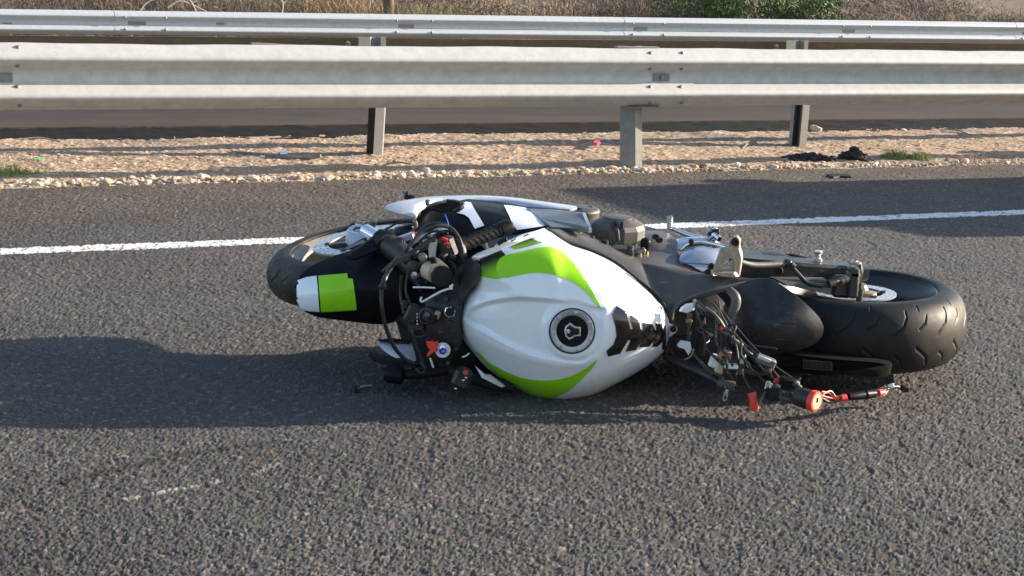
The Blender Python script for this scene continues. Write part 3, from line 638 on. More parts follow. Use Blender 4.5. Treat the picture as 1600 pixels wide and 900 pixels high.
lumps(1262, 252, .19, 200, .020, 'long low heap of broken black asphalt crumbs right of the leaning post', .06)
lumps(1334, 252, .075, 260, .022, 'taller round lump of black asphalt beside the green tuft', .11); lumps(1098, 266, .05, 12, .017, 'small dark crumbs of asphalt near the upright post', .01)
def GM(u, v, dz=.008):
    p = G(u, v); z = max(0, med_z(p)) + dz; return G(u, v, z)
def flat_scrap(name, pts, h, m, label, cat, z=.012):
    mb = MB(); P = [GM(u, v, z) for u, v in pts]; mb.plate([p + Vector((0, 0, h)) for p in P], Vector((0, 0, -h))); tag(mb.build(name, m), label, cat)
M['wood'] = mat('grey_bark_strip', (.24, .2, .16), .8, var=.3)
mb = MB(); mb.tube([GM(362, 237), GM(400, 241), GM(440, 245.5, .012), GM(480, 246.5, .014), GM(501, 243, .03)], [.004, .011, .012, .012, .008], 8); tag(mb.build('bark_strip', M['wood']), 'curved grey bark strip lying on the gravel left of the post', 'bark strip')
M['litterred'] = mat('red_litter', (.7, .03, .03), .5); M['litterblue'] = mat('blue_litter', (.08, .2, .5), .5); M['littergreen'] = mat('green_litter', (.03, .4, .12), .5)
flat_scrap('litter_piece', [(927, 225), (930, 221), (936, 221), (938, 225), (933, 227)], .012, M['litterred'], 'small red litter piece on the gravel left of the upright post', 'litter', .03)
flat_scrap('litter_piece', [(436, 239), (447, 237), (449, 240), (438, 241)], .006, M['litterblue'], 'small blue litter piece behind the curved bark strip', 'litter', .03)
flat_scrap('litter_piece', [(57, 252), (59, 247), (63, 248), (62, 253)], .01, M['littergreen'], 'small green litter piece on the left gravel', 'litter', .03)
flat_scrap('rubber_scrap', [(1292, 274), (1300, 273), (1328, 274), (1330, 278), (1312, 277), (1302, 279)], .008, M['matte'], 'thin black rubber scrap on the asphalt below the lumps', 'scrap', .004)
for i, (a, b, lab) in enumerate([((20, 219), (95, 221), 'thin dry twig at the far left of the gravel'), ((1470, 202), (1520, 212), 'dark bent stick near the black strip at the right'), ((1160, 232), (1185, 222), 'short grey stick left of the leaning post'), ((590, 262), (640, 256), 'pale straw stalk right of the left leaning post')]):
    A, B = GM(*a), GM(*b); mb = MB(); mb.tube([A, (A+B)/2 + Vector((0, .03, .015)), B], [.003, .006, .003], 6); tag(mb.build('stick', M['wood']), lab, 'stick')
L = []
for i in range(520):
    r = rng.uniform(0.2, 9); n = rng.uniform(8.2, 10.2)
    L.append(blades((*(RN(r, n).to_2d()), .02), 3, .04, .01, .05, .0012, 4.0, rg, up=.4))
o = np_mesh('straw_bits', *cat_vf(L), M['dry'], smooth=False, kind='stuff'); tag(o, 'scattered bits of dry straw lying on the gravel median', 'straw')
# ------------------------------------------------------------------ hatchback standing on the road past the right edge, its shadow crosses the line
M['carpaint'] = mat('car_paint', (0.45, 0.46, 0.48), 0.3, metal=0.4, coat=0.6, dust=0.05); M['glass'] = mat('dark_glass', (0.01, 0.012, 0.014), 0.05, coat=0.5)
M['lampglass'] = mat('lamp_lens', (0.6, 0.6, 0.6), 0.1, coat=0.5)
car = thing('parked_car', RN(9.1, 6.2), 'grey hatchback parked past the right edge, casting its shadow on the white line', 'car')
nc = 6.20
prof = [(-2.0, .32, .50, .80), (-1.95, .24, .66, .84), (-1.4, .22, .82, .86), (-.95, .20, .90, .87), (-.35, .20, .93, .87), (.6, .20, .94, .87), (1.5, .20, .93, .86), (1.92, .24, .88, .84), (2.02, .36, .62, .80)]
mb = MB(); R = []
for x, z0, z1, w in prof: R.append([RN(9.1 + x, nc + a*w, z*1.17) for a, z in ((-.92, z0), (-1, z0+.12), (-1, (z0+z1)/2), (-.97, z1-.06), (-.86, z1), (.86, z1), (.97, z1-.06), (1, (z0+z1)/2), (1, z0+.12), (.92, z0))])
mb.rings(R); mb.build('body', M['carpaint'], car, sharp=40)
mb = MB(); R = []
for x, z0, z1, w0, w1 in ((-.95, .88, .90, .76, .74), (-.25, .9, 1.36, .79, .62), (.0, .92, 1.43, .80, .60), (1.0, .92, 1.45, .80, .60), (1.5, .92, 1.36, .79, .60), (1.85, .90, .94, .76, .72)):
    R.append([RN(9.1 + x, nc + a, z*1.17) for a, z in ((-w0, z0), (-w1-.02, z1-.05), (-w1+.06, z1), (w1-.06, z1), (w1+.02, z1-.05), (w0, z0))])
mb.rings(R); mb.build('windows', M['glass'], car, sharp=30)
mb = MB(); R = []
for x, z1, w1 in ((-.22, 1.385, .60), (.0, 1.445, .61), (1.0, 1.465, .61), (1.48, 1.385, .60)): R.append([RN(9.1+x, nc + a, z*1.17) for a, z in ((-w1, z1-.045), (-w1+.05, z1+.005), (w1-.05, z1+.005), (w1, z1-.045))])
mb.rings(R); mb.build('roof', M['carpaint'], car, sharp=30)
for x in (-1.3, 1.3):
    for s in (-1, 1):
        mb = MB(); mb.lathe(RN(9.1+x, nc + s*.66, .31), ND*s, [(0, .2), (0, .29), (.03, .315), (.17, .315), (.2, .29), (.2, .2)], 32); w = mb.build('wheel', M['rubber'], car)
        mb = MB(); mb.lathe(RN(9.1+x, nc + s*.84, .31), ND*s, [(0, .21), (.015, .2), (.0, .17), (-.01, .05), (.01, .04), (.012, .001)], 20); mb.build('hub_cap', M['silverpaint'], w)
for s in (-1, 1):
    mb = MB(); mb.box(RN(7.22, nc + s*.62, .76), .16, .30, .13, X=RD, Y=ND, bev=.3); mb.build('headlight', M['lampglass'], car)
    mb = MB(); mb.box(RN(8.45, nc + s*.92, 1.14), .10, .18, .12, X=RD, Y=ND, bev=.3); mb.build('wing_mirror', M['carpaint'], car)
# ================================================================== the motorcycle, lying on its left side
F3 = lambda L: [W(*q) for q in L]
def F2(L, Y): return [W(u, v, Y) for u, v in L]
PRC = W(1335, 497, 4.60); PFC = W(578, 408, 4.64)
bike = thing('motorcycle', Vector((0.05, 4.35, 0)), 'white and green sports motorcycle with black parts lying on its left side on the road', 'motorcycle')
B = bike
def part(mb, name, m, parent=B, **k): return mb.build(name, M[m] if isinstance(m, str) else [M[x] for x in m], parent, **k)
ZV = Vector((0, 0, 1)); TOC = (CP - W(880, 500, 4.1)).normalized()
# ---------------------------------------------------------------- wheels
def wheel(C, ax, Rr, w, name, dusty, grooves, ref):
    ax = ax.normalized(); n = (ref - ax*ax.dot(ref)).normalized(); b = ax.cross(n)
    root = bpy.data.objects.new(name, None); COL.objects.link(root); root.parent = B; root.empty_display_size = .05
    rr = 0.226; hw = w/2
    # tyre section: angle from one bead to the other
    ns, nth = 96, 960
    q = np.linspace(-1, 1, ns)
    # superellipse crown + sidewalls
    ang = q*math.radians(118)
    sx = hw*np.sign(np.sin(ang))*np.abs(np.sin(ang))**0.9; cy = np.cos(ang)
    Rsec = np.where(cy > 0, (Rr-0.062) + 0.062*np.abs(cy)**0.95*1.0, (Rr-0.062) + 0.075*cy)
    bead = np.clip((np.abs(q)-.86)/.14, 0, 1); Rsec = Rsec*(1-bead) + (rr)*bead; sx = sx*(1 - .12*bead)
    th = np.linspace(0, 2*math.pi, nth, endpoint=False)
    T, Q = np.meshgrid(th, np.arange(ns), indexing='ij')
    disp = np.zeros_like(T)
    arc = T*Rr; lat = (q[Q])*hw*1.35         # unrolled coordinates in metres
    pitch = 2*math.pi*Rr/grooves
    u = (arc % pitch)
    for side in (1, -1):
        for (x0, y0, x1, y1, ww) in ((.00, .008, .030, .026, .0024), (.030, .026, .040, .044, .0026), (.040, .044, .041, .060, .0022), (.070, .020, .088, .030, .0020), (.088, .030, .096, .046, .0022), (.078, .060, .080, .076, .0022)):
            sc1 = pitch/.125; x0s, x1s = x0*sc1, x1*sc1; off = 0.0 if side > 0 else pitch/2
            sw = hw/.098
            for wrap in (-pitch, 0, pitch):
                px = ((u + off) % pitch) - x0s - wrap; py = lat*side - y0*sw; dx, dy = x1s-x0s, (y1-y0)*sw; L2 = dx*dx+dy*dy
                t = np.clip((px*dx+py*dy)/L2, 0, 1); d = np.hypot(px-t*dx, py-t*dy)
                disp = np.maximum(disp, 1 - sstep(ww*.35, ww*.95, d*(1+.0*t)))
    rad = Rsec[Q] - 0.0042*disp; lx = sx[Q]
    Cv, av, nv, bv = (np.array(x[:]) for x in (C, ax, n, b))
    V = Cv + lx[..., None]*av + rad[..., None]*(np.cos(T)[..., None]*nv + np.sin(T)[..., None]*bv)
    i = np.arange(nth)[:, None]; j = np.arange(ns-1)[None]; i2 = (i+1) % nth
    Fq = np.stack([i*ns+j, i2*ns+j, i2*ns+j+1, i*ns+j+1], -1).reshape(-1, 4)
    ty = np_mesh('tyre', V.reshape(-1, 3) - np.array(B.location[:]), Fq, M['tyre_f' if dusty else 'tyre_r']); ty.parent = root
    # rim
    mb = MB(); seg = 96; prf = [(-hw*.80, rr+.002), (-hw*.83, rr+.010), (-hw*.88, rr+.009), (-hw*.88, rr-.004), (-hw*.80, rr-.010), (-hw*.5, rr-.030), (0, rr-.036), (hw*.5, rr-.030), (hw*.80, rr-.010), (hw*.88, rr-.004), (hw*.88, rr+.009), (hw*.83, rr+.010), (hw*.80, rr+.002), (0, rr-.026)]
    R = [[C + ax*d + (n*math.cos(2*math.pi*k/seg) + b*math.sin(2*math.pi*k/seg))*r for k in range(seg)] for d, r in prf]; R.append(R[0])
    mb.rings(R, False, False); rim = part(mb, 'rim', 'rim' if dusty else 'rimdark', root)
    mb = MB(); R = [[C + ax*d + (n*math.cos(2*math.pi*k/seg) + b*math.sin(2*math.pi*k/seg))*r for k in range(seg)] for d, r in [(hw*.89, rr-.007), (hw*.905, rr-.002), (hw*.905, rr+.006), (hw*.885, rr+.0105), (hw*.86, rr+.004)]]
    R.append(R[0]); mb.rings(R, False, False); part(mb, 'rim_edge', 'rimlip' if dusty else 'lipdark', root)
    for k in range(6):                         # three twin spokes
        a = 2*math.pi*(k//2)/3 + (.16 if k % 2 else -.16) + .5; a2 = 2*math.pi*(k//2)/3 + (.30 if k % 2 else -.30) + .5
        d1 = n*math.cos(a) + b*math.sin(a); d2 = n*math.cos(a2) + b*math.sin(a2); t = ax.cross(d2)
        mb = MB(); R = []
        for s_, wd_, hh in ((0, .022, .05), (.5, .013, .032), (1, .018, .038)):
            c = C + d1*.035*(1-s_) + d2*(rr-.032)*s_ + ax*(.0)
            R.append([c + t*wd_*x + ax*hh*y*.5 for x, y in ((-1, -.8), (-.7, -1), (.7, -1), (1, -.8), (1, .8), (.7, 1), (-.7, 1), (-1, .8))])
        mb.rings(R); part(mb, 'spoke', 'rim' if dusty else 'rimdark', root)
    mb = MB(); mb.lathe(C, ax, [(-hw*.9, .022), (-hw*.9, .04), (-hw*.4, .052), (hw*.4, .052), (hw*.75, .042), (hw*1.0, .03), (hw*1.0, .0)], 28); part(mb, 'hub', 'rimdark' if not dusty else 'darkmetal', root)
    return root, n, b
def disc(C, ax, off, ro, ri, parent, holes, n, b, car, carm='darkmetal', th=.005):
    ax = ax.normalized(); o = C + ax*off; mb = MB(); seg = holes*4
    # annulus with real drilled holes left open: three rings of quads, hole cells skipped in a pattern
    rows = np.linspace(ri, ro, 10); pts = {}
    def P(i, j, s): a = 2*math.pi*i/seg; return o + (n*math.cos(a) + b*math.sin(a))*rows[j] + ax*(th/2*s)
    V = [P(i, j, s) for s in (1, -1) for i in range(seg) for j in range(10)]; Fs = []
    idx = lambda i, j, s: (0 if s > 0 else seg*10) + (i % seg)*10 + j
    skip = set()
    for i in range(seg):
        for j in range(9):
            if (i % 4 == 0 and j == 1) or (i % 4 == 1 and j == 4) or (i % 4 == 2 and j == 7) : skip.add((i, j))
    for i in range(seg):
        for j in range(9):
            if (i, j) in skip:
                for (a, b_) in (((i, j), (i+1, j)), ((i+1, j), (i+1, j+1)), ((i+1, j+1), (i, j+1)), ((i, j+1), (i, j))): Fs.append((idx(*a, 1), idx(*b_, 1), idx(*b_, -1), idx(*a, -1)))
                continue
            Fs.append((idx(i, j, 1), idx(i+1, j, 1), idx(i+1, j+1, 1), idx(i, j+1, 1))); Fs.append((idx(i, j, -1), idx(i, j+1, -1), idx(i+1, j+1, -1), idx(i+1, j, -1)))
        for j in (0, 9): Fs.append((idx(i, j, 1), idx(i+1, j, 1), idx(i+1, j, -1), idx(i, j, -1)))
    mb.add(V, Fs, smooth=False); d = part(mb, 'brake_disc', 'disc', parent, sharp=20)
    for k in range(car):                       # carrier arms with floating buttons
        a = 2*math.pi*k/car; dd = n*math.cos(a) + b*math.sin(a); t = ax.cross(dd)
        mb = MB(); R = [[o - ax*.003 + dd*r + t*w_*x + ax*.006*y for x, y in ((-1, -1), (1, -1), (1, 1), (-1, 1))] for r, w_ in ((.03, .02), (ri-.02, .009), (ri+.006, .011))]
        mb.rings(R, smooth=False); mb.lathe(o + dd*(ri+.003), ax, [(-.006, .009), (.006, .009), (.007, .004), (.004, .001)], 12); part(mb, 'disc_carrier', carm, parent)
M['tyre_f'] = M['dustyrubber']; M['tyre_r'] = M['rubber']
axR = Vector((-0.02, -0.02, 1)).normalized(); axF = Vector((-.165, -.085, .98)).normalized()
wr, nr_, br_ = wheel(PRC, axR, .306, .196, 'rear_wheel', False, 13, Vector((1, 0, 0)))
disc(PRC, axR, .073, .112, .075, wr, 24, nr_, br_, 6)
wf, nf_, bf_ = wheel(PFC, axF, .293, .122, 'front_wheel', True, 14, Vector((-1, 0, 0)))
disc(PFC, axF, .062, .153, .108, wf, 30, nf_, bf_, 6)
disc(PFC, axF, -.062, .153, .108, wf, 30, nf_, bf_, 6)
# ---------------------------------------------------------------- fuel tank
TO = [(738,400),(775,383),(815,366),(853,358),(872,369),(892,382),(926,394),(958,410),(988,432),(1018,459),(1038,482),(1046,505),(1045,530),(1038,549),(1010,573),(970,596),(925,617),(880,627),(850,624),(815,610),(785,594),(758,572),(737,548),(722,526),(718,500),(720,478),(727,461),(737,446),(739,430),(737,414)]
TC = (880, 500)
def cr_loop(P, sub):
    Q = []; n = len(P); P = [np.array(p, float) for p in P]
    for i in range(n):
        a, b, c, d = P[i-1], P[i], P[(i+1) % n], P[(i+2) % n]
        for k in range(sub):
            t = k/sub; Q.append(.5*((2*b)+(c-a)*t+(2*a-5*b+4*c-d)*t*t+(3*b-a-3*c+d)*t**3)*.7 + .3*(b*(1-t)+c*t))
    return np.array(Q)
def cr_open(P, sub):
    Q = []; P = [np.array(p, float) for p in P]; n = len(P)
    for i in range(n-1):
        a, b, c, d = P[max(i-1,0)], P[i], P[i+1], P[min(i+2,n-1)]
        for k in range(sub):
            t = k/sub; Q.append(.5*((2*b)+(c-a)*t+(2*a-5*b+4*c-d)*t*t+(3*b-a-3*c+d)*t**3))
    Q.append(P[-1]); return np.array(Q)
def sdist(px, py, poly, closed=True):
    d = np.full(px.shape, 1e9); ins = np.zeros(px.shape, bool); n = len(poly)
    for i in range(n if closed else n-1):
        x0, y0 = poly[i]; x1, y1 = poly[(i+1) % n]; dx, dy = x1-x0, y1-y0; L = dx*dx+dy*dy+1e-9
        t = np.clip(((px-x0)*dx+(py-y0)*dy)/L, 0, 1); d = np.minimum(d, np.hypot(px-x0-t*dx, py-y0-t*dy))
        if closed: ins ^= ((y0 > py) != (y1 > py)) & (px < dx*(py-y0)/(dy+1e-12*(dy == 0)) + x0)
    return np.where(ins, d, -d) if closed else d
Q = cr_loop(TO, 11); m_ = len(Q); NR = 120
rho = np.sin(np.linspace(0, 1, NR)[1:]*math.pi/2)**0.85
px = TC[0] + (Q[None, :, 0]-TC[0])*rho[:, None]; py = TC[1] + (Q[None, :, 1]-TC[1])*rho[:, None]
px = np.concatenate([np.full((1, m_), TC[0]*1.0), px]); py = np.concatenate([np.full((1, m_), TC[1]*1.0), py]); RH = np.concatenate([[0.0], rho])[:, None] + 0*px
Rr_ = np.hypot(Q[:, 0]-TC[0], Q[:, 1]-TC[1]); ker = np.hanning(int(m_*.13)//2*2+1); ker /= ker.sum(); hk = len(ker)//2
def circ(a): return np.convolve(np.concatenate([a[-hk:], a, a[:hk]]), ker, 'valid')
Rs_ = circ(Rr_); ux_, uy_ = (Q[:, 0]-TC[0])/Rr_, (Q[:, 1]-TC[1])/Rr_
Qs = np.stack([circ(Q[:, 0]), circ(Q[:, 1])], -1)
wgt = RH**14
RH = np.clip(RH*Rr_[None]/(Rs_[None]*(1-wgt) + Rr_[None]*wgt), 0, 1)
dirx, diry = (Qs[:, 0]-TC[0])/180.0, (Qs[:, 1]-TC[1])/130.0
upw = np.clip(-diry, 0, 1)[None, :]; dnw = np.clip(diry, 0, 1)[None, :]; bkw = np.clip(dirx, 0, 1)[None, :]; frw = np.clip(-dirx, 0, 1)[None, :]
wt = upw + dnw + bkw + frw + 1e-6
D = (upw*.27 + dnw*.17 + bkw*.20 + frw*.17)/wt
ang_ = np.arctan2(TC[1]-Q[:, 1], Q[:, 0]-TC[0])[None]; D = D - .10*np.exp(-((ang_ - math.radians(142))/.38)**2)
prof_ = 1 - np.sqrt(np.clip(1 - RH**3.3, 0, 1))
Yd = 4.035 + D*prof_
leaf = cr_loop([(724,498),(735,482),(765,470),(810,464),(860,467),(905,476),(945,482),(940,500),(935,540),(915,566),(880,565),(835,556),(790,538),(755,518),(735,508)], 6)
sd = sdist(px, py, leaf)
dep = .0125*sstep(0, 7, sd)*(1 - .75*sstep(835, 930, px)) - .0035*sstep(-16, 0, sd)*(1-sstep(0, 2, sd))
ridge = cr_open([(722,508),(745,525),(780,545),(830,562),(885,572),(930,560)], 8)
dr = sdist(px, py, ridge, False); dep += -.003*np.exp(-(dr/7)**2)
low = cr_open([(735,540),(780,566),(825,582),(870,592),(905,588),(945,565)], 8); dr = sdist(px, py, low, False); dep += .003*np.exp(-(dr/9)**2)
# platform around the filler cap
cr_ = np.hypot(px-894, py-517); plat = 1 - sstep(38, 52, cr_)
Yd = Yd + dep*(1-plat)
Yflat = 4.037 + (py-517)/sc(4.04)*-.02 + (px-894)/sc(4.04)*0.03
Yd = Yd*(1-plat) + (Yflat)*plat
verts = []
for i in range(NR):
    for j in range(m_): verts.append(W(px[i, j], py[i, j], Yd[i, j]))
idx = np.arange(NR*m_).reshape(NR, m_); nx = np.roll(idx, -1, 1)
Fq = np.stack([idx[:-1], nx[:-1], nx[1:], idx[1:]], -1).reshape(-1, 4)
# side walls go on behind the seen edge
V = np.array([v[:] for v in verts]); last = V[idx[-1]]; cen = np.array([W(880, 490, 4.3)[:]])
w1 = last + np.array([0, .03, 0]) + (cen-last)*np.array([[.02, 0, .02]]); w2 = last + np.array([0, .12, 0]) + (cen-last)*np.array([[.12, 0, .12]])
w2[:, 2] = np.maximum(w2[:, 2], .03)
V = np.concatenate([V, w1, w2]); a = idx[-1]; b_ = NR*m_ + np.arange(m_); c_ = b_ + m_
for lo, hi in ((a, b_), (b_, c_)): Fq = np.concatenate([Fq, np.stack([lo, np.roll(lo, -1), np.roll(hi, -1), hi], -1)])
tank = np_mesh('fuel_tank', V, Fq, M['white'], B)
bm = bmesh.new(); bm.from_mesh(tank.data); bmesh.ops.remove_doubles(bm, verts=bm.verts, dist=1e-6); bmesh.ops.recalc_face_normals(bm, faces=bm.faces); bm.to_mesh(tank.data); bm.free()
for p in tank.data.polygons: p.use_smooth = True
bpy.context.view_layer.update()
def bvh_of(o):
    me = o.data; r = o
    while r.parent: r = r.parent
    base = r.location; return BVHTree.FromPolygons([v.co + base for v in me.vertices], [p.vertices[:] for p in me.polygons])
TB = bvh_of(tank)
def sticker(outline, tree, name, m, parent, h=.0010, step=2.5, smooth=4, fade=None, cols=None, back=.002):
    """a film cut to an outline read from the photo and laid on the surface behind it"""
    P = cr_loop(outline, smooth) if smooth else np.array(outline, float)
    R = [P[0]]
    for q in list(P[1:]) + [P[0]]:
        L_ = np.hypot(*(q-R[-1]))
        if L_ < .5: continue
        a_ = R[-1]; kk = max(1, int(L_/1.6))
        for i_ in range(1, kk+1): R.append(a_ + (q-a_)*i_/kk)
    R = R[:-1]
    P = np.array(R); n = len(P); x0, y0 = P.min(0); x1, y1 = P.max(0)
    gx, gy = np.meshgrid(np.arange(x0, x1, step), np.arange(y0, y1, step)); s = sdist(gx, gy, P); I = np.stack([gx[s > step*.6], gy[s > step*.6]], -1)
    vs = [Vector(p) for p in P] + [Vector(p) for p in I]
    v2, _, f2, _, _, _ = delaunay_2d_cdt(vs, [(i, (i+1) % n) for i in range(n)], [], 1, 1e-5)
    out = []; uvs = []
    ok = []
    for v in v2:
        d = ray(v.x, v.y).normalized(); hit, nrm, _, _ = tree.ray_cast(CP, d)
        if hit is None: ok.append(False); out.append(Vector()); uvs.append((0, 0)); continue
        if nrm.dot(d) > 0: nrm = -nrm
        out.append(hit + nrm*h); ok.append(True); uvs.append((v.x, v.y))
    mb = MB(); k = len(out)
    par = list(range(k))
    def fd(i):
        while par[i] != i: par[i] = par[par[i]]; i = par[i]
        return i
    for f in f2:
        if all(ok[i] for i in f):
            for i in f[1:]: par[fd(i)] = fd(f[0])
    cnt = {}
    for f in f2:
        if all(ok[i] for i in f): cnt[fd(f[0])] = cnt.get(fd(f[0]), 0) + 1
    main = max(cnt, key=cnt.get); ok = [o_ and fd(i) == main for i, o_ in enumerate(ok)]
    nr = [None]*k
    lower = [p + (p-CP).normalized()*back for p in out]
    fs = [f for f in f2 if all(ok[i] for i in f)]
    ed = {}
    for f in fs:
        for i in range(len(f)): e = (f[i], f[(i+1) % len(f)]); ed[e] = 1
    rim = [e for e in ed if (e[1], e[0]) not in ed]
    mb.add(out + lower, [tuple(f) for f in fs] + [tuple(i+k for i in reversed(f)) for f in fs] + [(a, b, b+k, a+k) for a, b in rim])
    o = part(mb, name, m, parent, sharp=60)
    if fade:
        c = o.data.color_attributes.new('paint', 'FLOAT_COLOR', 'POINT')
        for i, (uu, vv) in enumerate(uvs + uvs):
            q = fade(uu, vv); c.data[i].color = (*q, 1)
    return o
GR = np.array([0.25, 0.60, 0.010]); BK = np.array([.008, .009, .008]); WH = np.array([.8, .81, .83])
def fadeA(u, v):
    t = float(sstep(.28, 1.0, np.array(((v-402) + (u-742)*.44)/1.09/40.0))); return tuple(BK*(1-t) + GR*t)
sticker([(743,403),(760,395),(778,387),(783,391),(789,397.5),(790,402),(786,412),(788,425),(790,434),(776,436),(762,434),(750,431),(752,424),(750,414)], TB, 'airbrushed_patch', 'fade', tank, fade=fadeA, smooth=0, h=.0010)
sticker([(790,381.5),(808,374),(826,367.5),(831,372),(838,376),(848,379),(830,384),(812,388.5),(803,389.5),(797,386)], TB, 'airbrushed_patch', 'fade', tank, h=.0010, fade=lambda u, v: tuple(BK*(1-float(sstep(373, 392, np.array(v+(u-815)*.15))))+GR*float(sstep(373, 392, np.array(v+(u-815)*.15)))*.9), smooth=0)
sticker([(776,414),(780,406),(788,400),(804,395.5),(824,391),(846,386.5),(864,387),(882,396),(900,416),(915,438),(928,460),(936,475),(938,481),(931,476),(918,459),(900,444),(880,434),(863,429),(845,426.5),(825,427.5),(806,431),(790,434.5),(781,433),(776,424)], TB, 'green_flame', 'green', tank, h=.0013, smooth=3)
sticker([(742,549),(752,554),(764,566),(790,580),(815,590),(845,594),(875,592),(900,584),(920,572),(933,562),(925,575),(905,596),(888,610),(868,620),(852,621),(830,614),(805,602),(785,590),(765,573)], TB, 'green_flame', 'green', tank, h=.0012, smooth=3)
# rubbery grip pad in the shape of a spine
pad = [(955.7,491.2),(963.5,478.2),(978,487.5),(981.7,501.4),(984.6,514.4),(988.4,513.5),(984.6,501.4),(985.2,492.7),(998.2,501.4),(1000.5,514.4),(1004.8,515.8),(1003.4,504.2),(1019.3,506.6),(1023,515.8),(1025.5,515.8),(1023,504.8),(1032.3,507.1),(1035.2,515.8),(1038.6,507.1),(1040.4,524.5),(1038.6,546.1),(1033.7,544.7),(1035.2,533.1),(1025.9,541.2),(1018.7,541.2),(1022.7,530.2),(1014.4,540.6),(998.2,541.8),(1002.8,530.2),(993.3,546.1),(977.4,549),(984.6,531.7),(981.7,530.2),(968.7,551.9),(949.9,556.8),(947.6,547.6),(958.6,537.5),(962.9,524.5),(961.5,510)]
sticker(pad, TB, 'grip_pad', 'duct', tank, h=.0020, smooth=0, step=2)
# filler cap
cc = W(894, 517, 4.037); ax = Vector((.03, -1, -.02)).normalized(); s_ = sc(4.04); hit = TB.ray_cast(CP, ray(894, 517).normalized())
cc = hit[0]; ax = (hit[1] if hit[1].dot(TOC) > 0 else -hit[1]); ax = (ax*.3 + Vector((0.05, -1, .06))*.7).normalized()
r0 = 36.5/s_
cap = bpy.data.objects.new('filler_cap', None); COL.objects.link(cap); cap.parent = B; cap.empty_display_size = .03
mb = MB(); mb.lathe(cc, ax, [(-.01, r0*1.02), (.002, r0*1.02), (.0028, r0*1.0), (.0028, r0*.965), (-.004, r0*.965)], 64); part(mb, 'cap_seal', 'matte', cap)
mb = MB(); mb.lathe(cc, ax, [(-.004, r0*.955), (.004, r0*.955), (.0055, r0*.93), (.0055, r0*.74), (.0045, r0*.70), (-.002, r0*.70)], 64); part(mb, 'cap_ring', 'ringm', cap)
mb = MB(); mb.lathe(cc, ax, [(-.004, r0*.695), (.004, r0*.695), (.0055, r0*.67), (.0055, r0*.02), (.0055, .0001)], 64); part(mb, 'cap_lid', 'gloss', cap)
e1 = (Vector((1, 0, 0)) - ax*ax.x).normalized(); e2 = ax.cross(e1); e2 = -e2 if e2.z < 0 else e2
for k in range(7):
    a = math.radians(82 + k*360/7); q = cc + ax*.0055 + (e1*math.cos(a) + e2*math.sin(a))*r0*.845
    mb = MB(); mb.lathe(q, ax, [(-.001, .0042), (.0012, .0042), (.002, .0035), (.002, .0022), (.0004, .0018), (.0004, .0001)], 12); part(mb, 'cap_screw', 'silver', cap)
def capP(x, y, z=.0055): return cc + ax*z + e1*x*r0 + e2*y*r0
mb = MB(); mb.plate([capP(x, y, .0085) for x, y in ((-.36, .0), (-.30, .22), (-.12, .38), (0, .30), (.12, .22), (.36, .20), (.36, -.20), (.12, -.22), (0, -.32), (-.12, -.38), (-.30, -.24))], -ax*.003); part(mb, 'key_flap_edge', 'silver', cap)
mb = MB(); mb.plate([capP(x, y, .0098) for x, y in ((-.30, .0), (-.24, .17), (-.12, .28), (0, .2), (.1, .15), (.30, .13), (.30, -.13), (.1, -.15), (0, -.22), (-.12, -.28), (-.24, -.18))], -ax*.002); part(mb, 'key_flap', 'matte', cap)
mb = MB(); mb.lathe(capP(-.2, 0, .0095), ax, [(0, .006), (.0012, .0055), (.0015, .0001)], 20); part(mb, 'key_slot', 'silver', cap)
# white flange along the front edge of the tank
mb = MB(); mb.plate(F3([(737,401,4.09),(745,397,4.09),(772,385,4.10),(776,380,4.10),(792,372,4.11),(793,377,4.11),(820,367,4.13),(850,356,4.17),(856,360,4.17),(836,368,4.15),(812,377,4.12),(790,386,4.11),(770,395,4.10),(748,404,4.09),(751,420,4.15),(749,428,4.15),(746,417,4.15)]), Vector((0, .006, -.004))); part(mb, 'tank_flange', 'white')
mb = MB(); mb.tube(F3([(778,381,4.10),(785,376,4.10),(792,374,4.10)]), .006, 10); part(mb, 'rubber_bush', 'rubber')
for pts in ([(742,396),(750,393)], [(766,387),(772,384.5)], [(798,377),(806,374)], [(818,369.5),(826,366)]):
    mb = MB(); mb.tube(F2(pts, 4.10), .0018, 6, smoothpath=False); part(mb, 'flange_slot', 'matte')
# seam gasket between tank and frame cover
mb = MB(); mb.tube([W(u, v, y) for u, v, y in [(853,357,4.24),(872,368,4.25),(892,381,4.26),(926,393,4.26),(958,408,4.26),(988,430,4.25),(1019,457,4.24),(1040,481,4.22),(1048,505,4.2),(1047,531,4.19),(1040,550,4.18)]], .005, 8); part(mb, 'rubber_gasket', 'rubber')
# ---------------------------------------------------------------- right side fairing
M['heel'] = mat('satin_aluminium', (0.42, 0.46, 0.54), 0.30, metal=0.75, dust=0.05)
def plate(name, L, Y, th, m, parent=B, **k):
    mb = MB(); mb.plate(F3(L) if Y is None else F2(L, Y), Vector(th)); return part(mb, name, m, parent, **k)
def pan(name, L, C, bul, m, th=.006, parent=B, **k):
    mb = MB(); mb.panel(F3(L), W(*C), Vector(bul), th, **k); return part(mb, name, m, parent)
fair = pan('side_fairing', [(648,345,4.42),(652,332,4.46),(662,320,4.50),(680,314,4.54),(720,311,4.58),(775,316,4.58),(822,325,4.56),(870,328,4.54),(912,332,4.52),(916,340,4.46),(920,352,4.40),(860,357,4.38),(853,357,4.33),(805,364,4.32),(775,370,4.32),(745,378,4.32),(700,384,4.32),(660,372,4.34)], (780,343,4.44), (0, -.012, .018), 'gloss', sub=4)
FB = bvh_of(fair)
sticker([(714,334),(722,319),(728,317),(735,318),(746,336),(757,354),(742,359),(733,342),(726,337)], FB, 'white_stripe', 'white', fair, smooth=0, h=.0035)
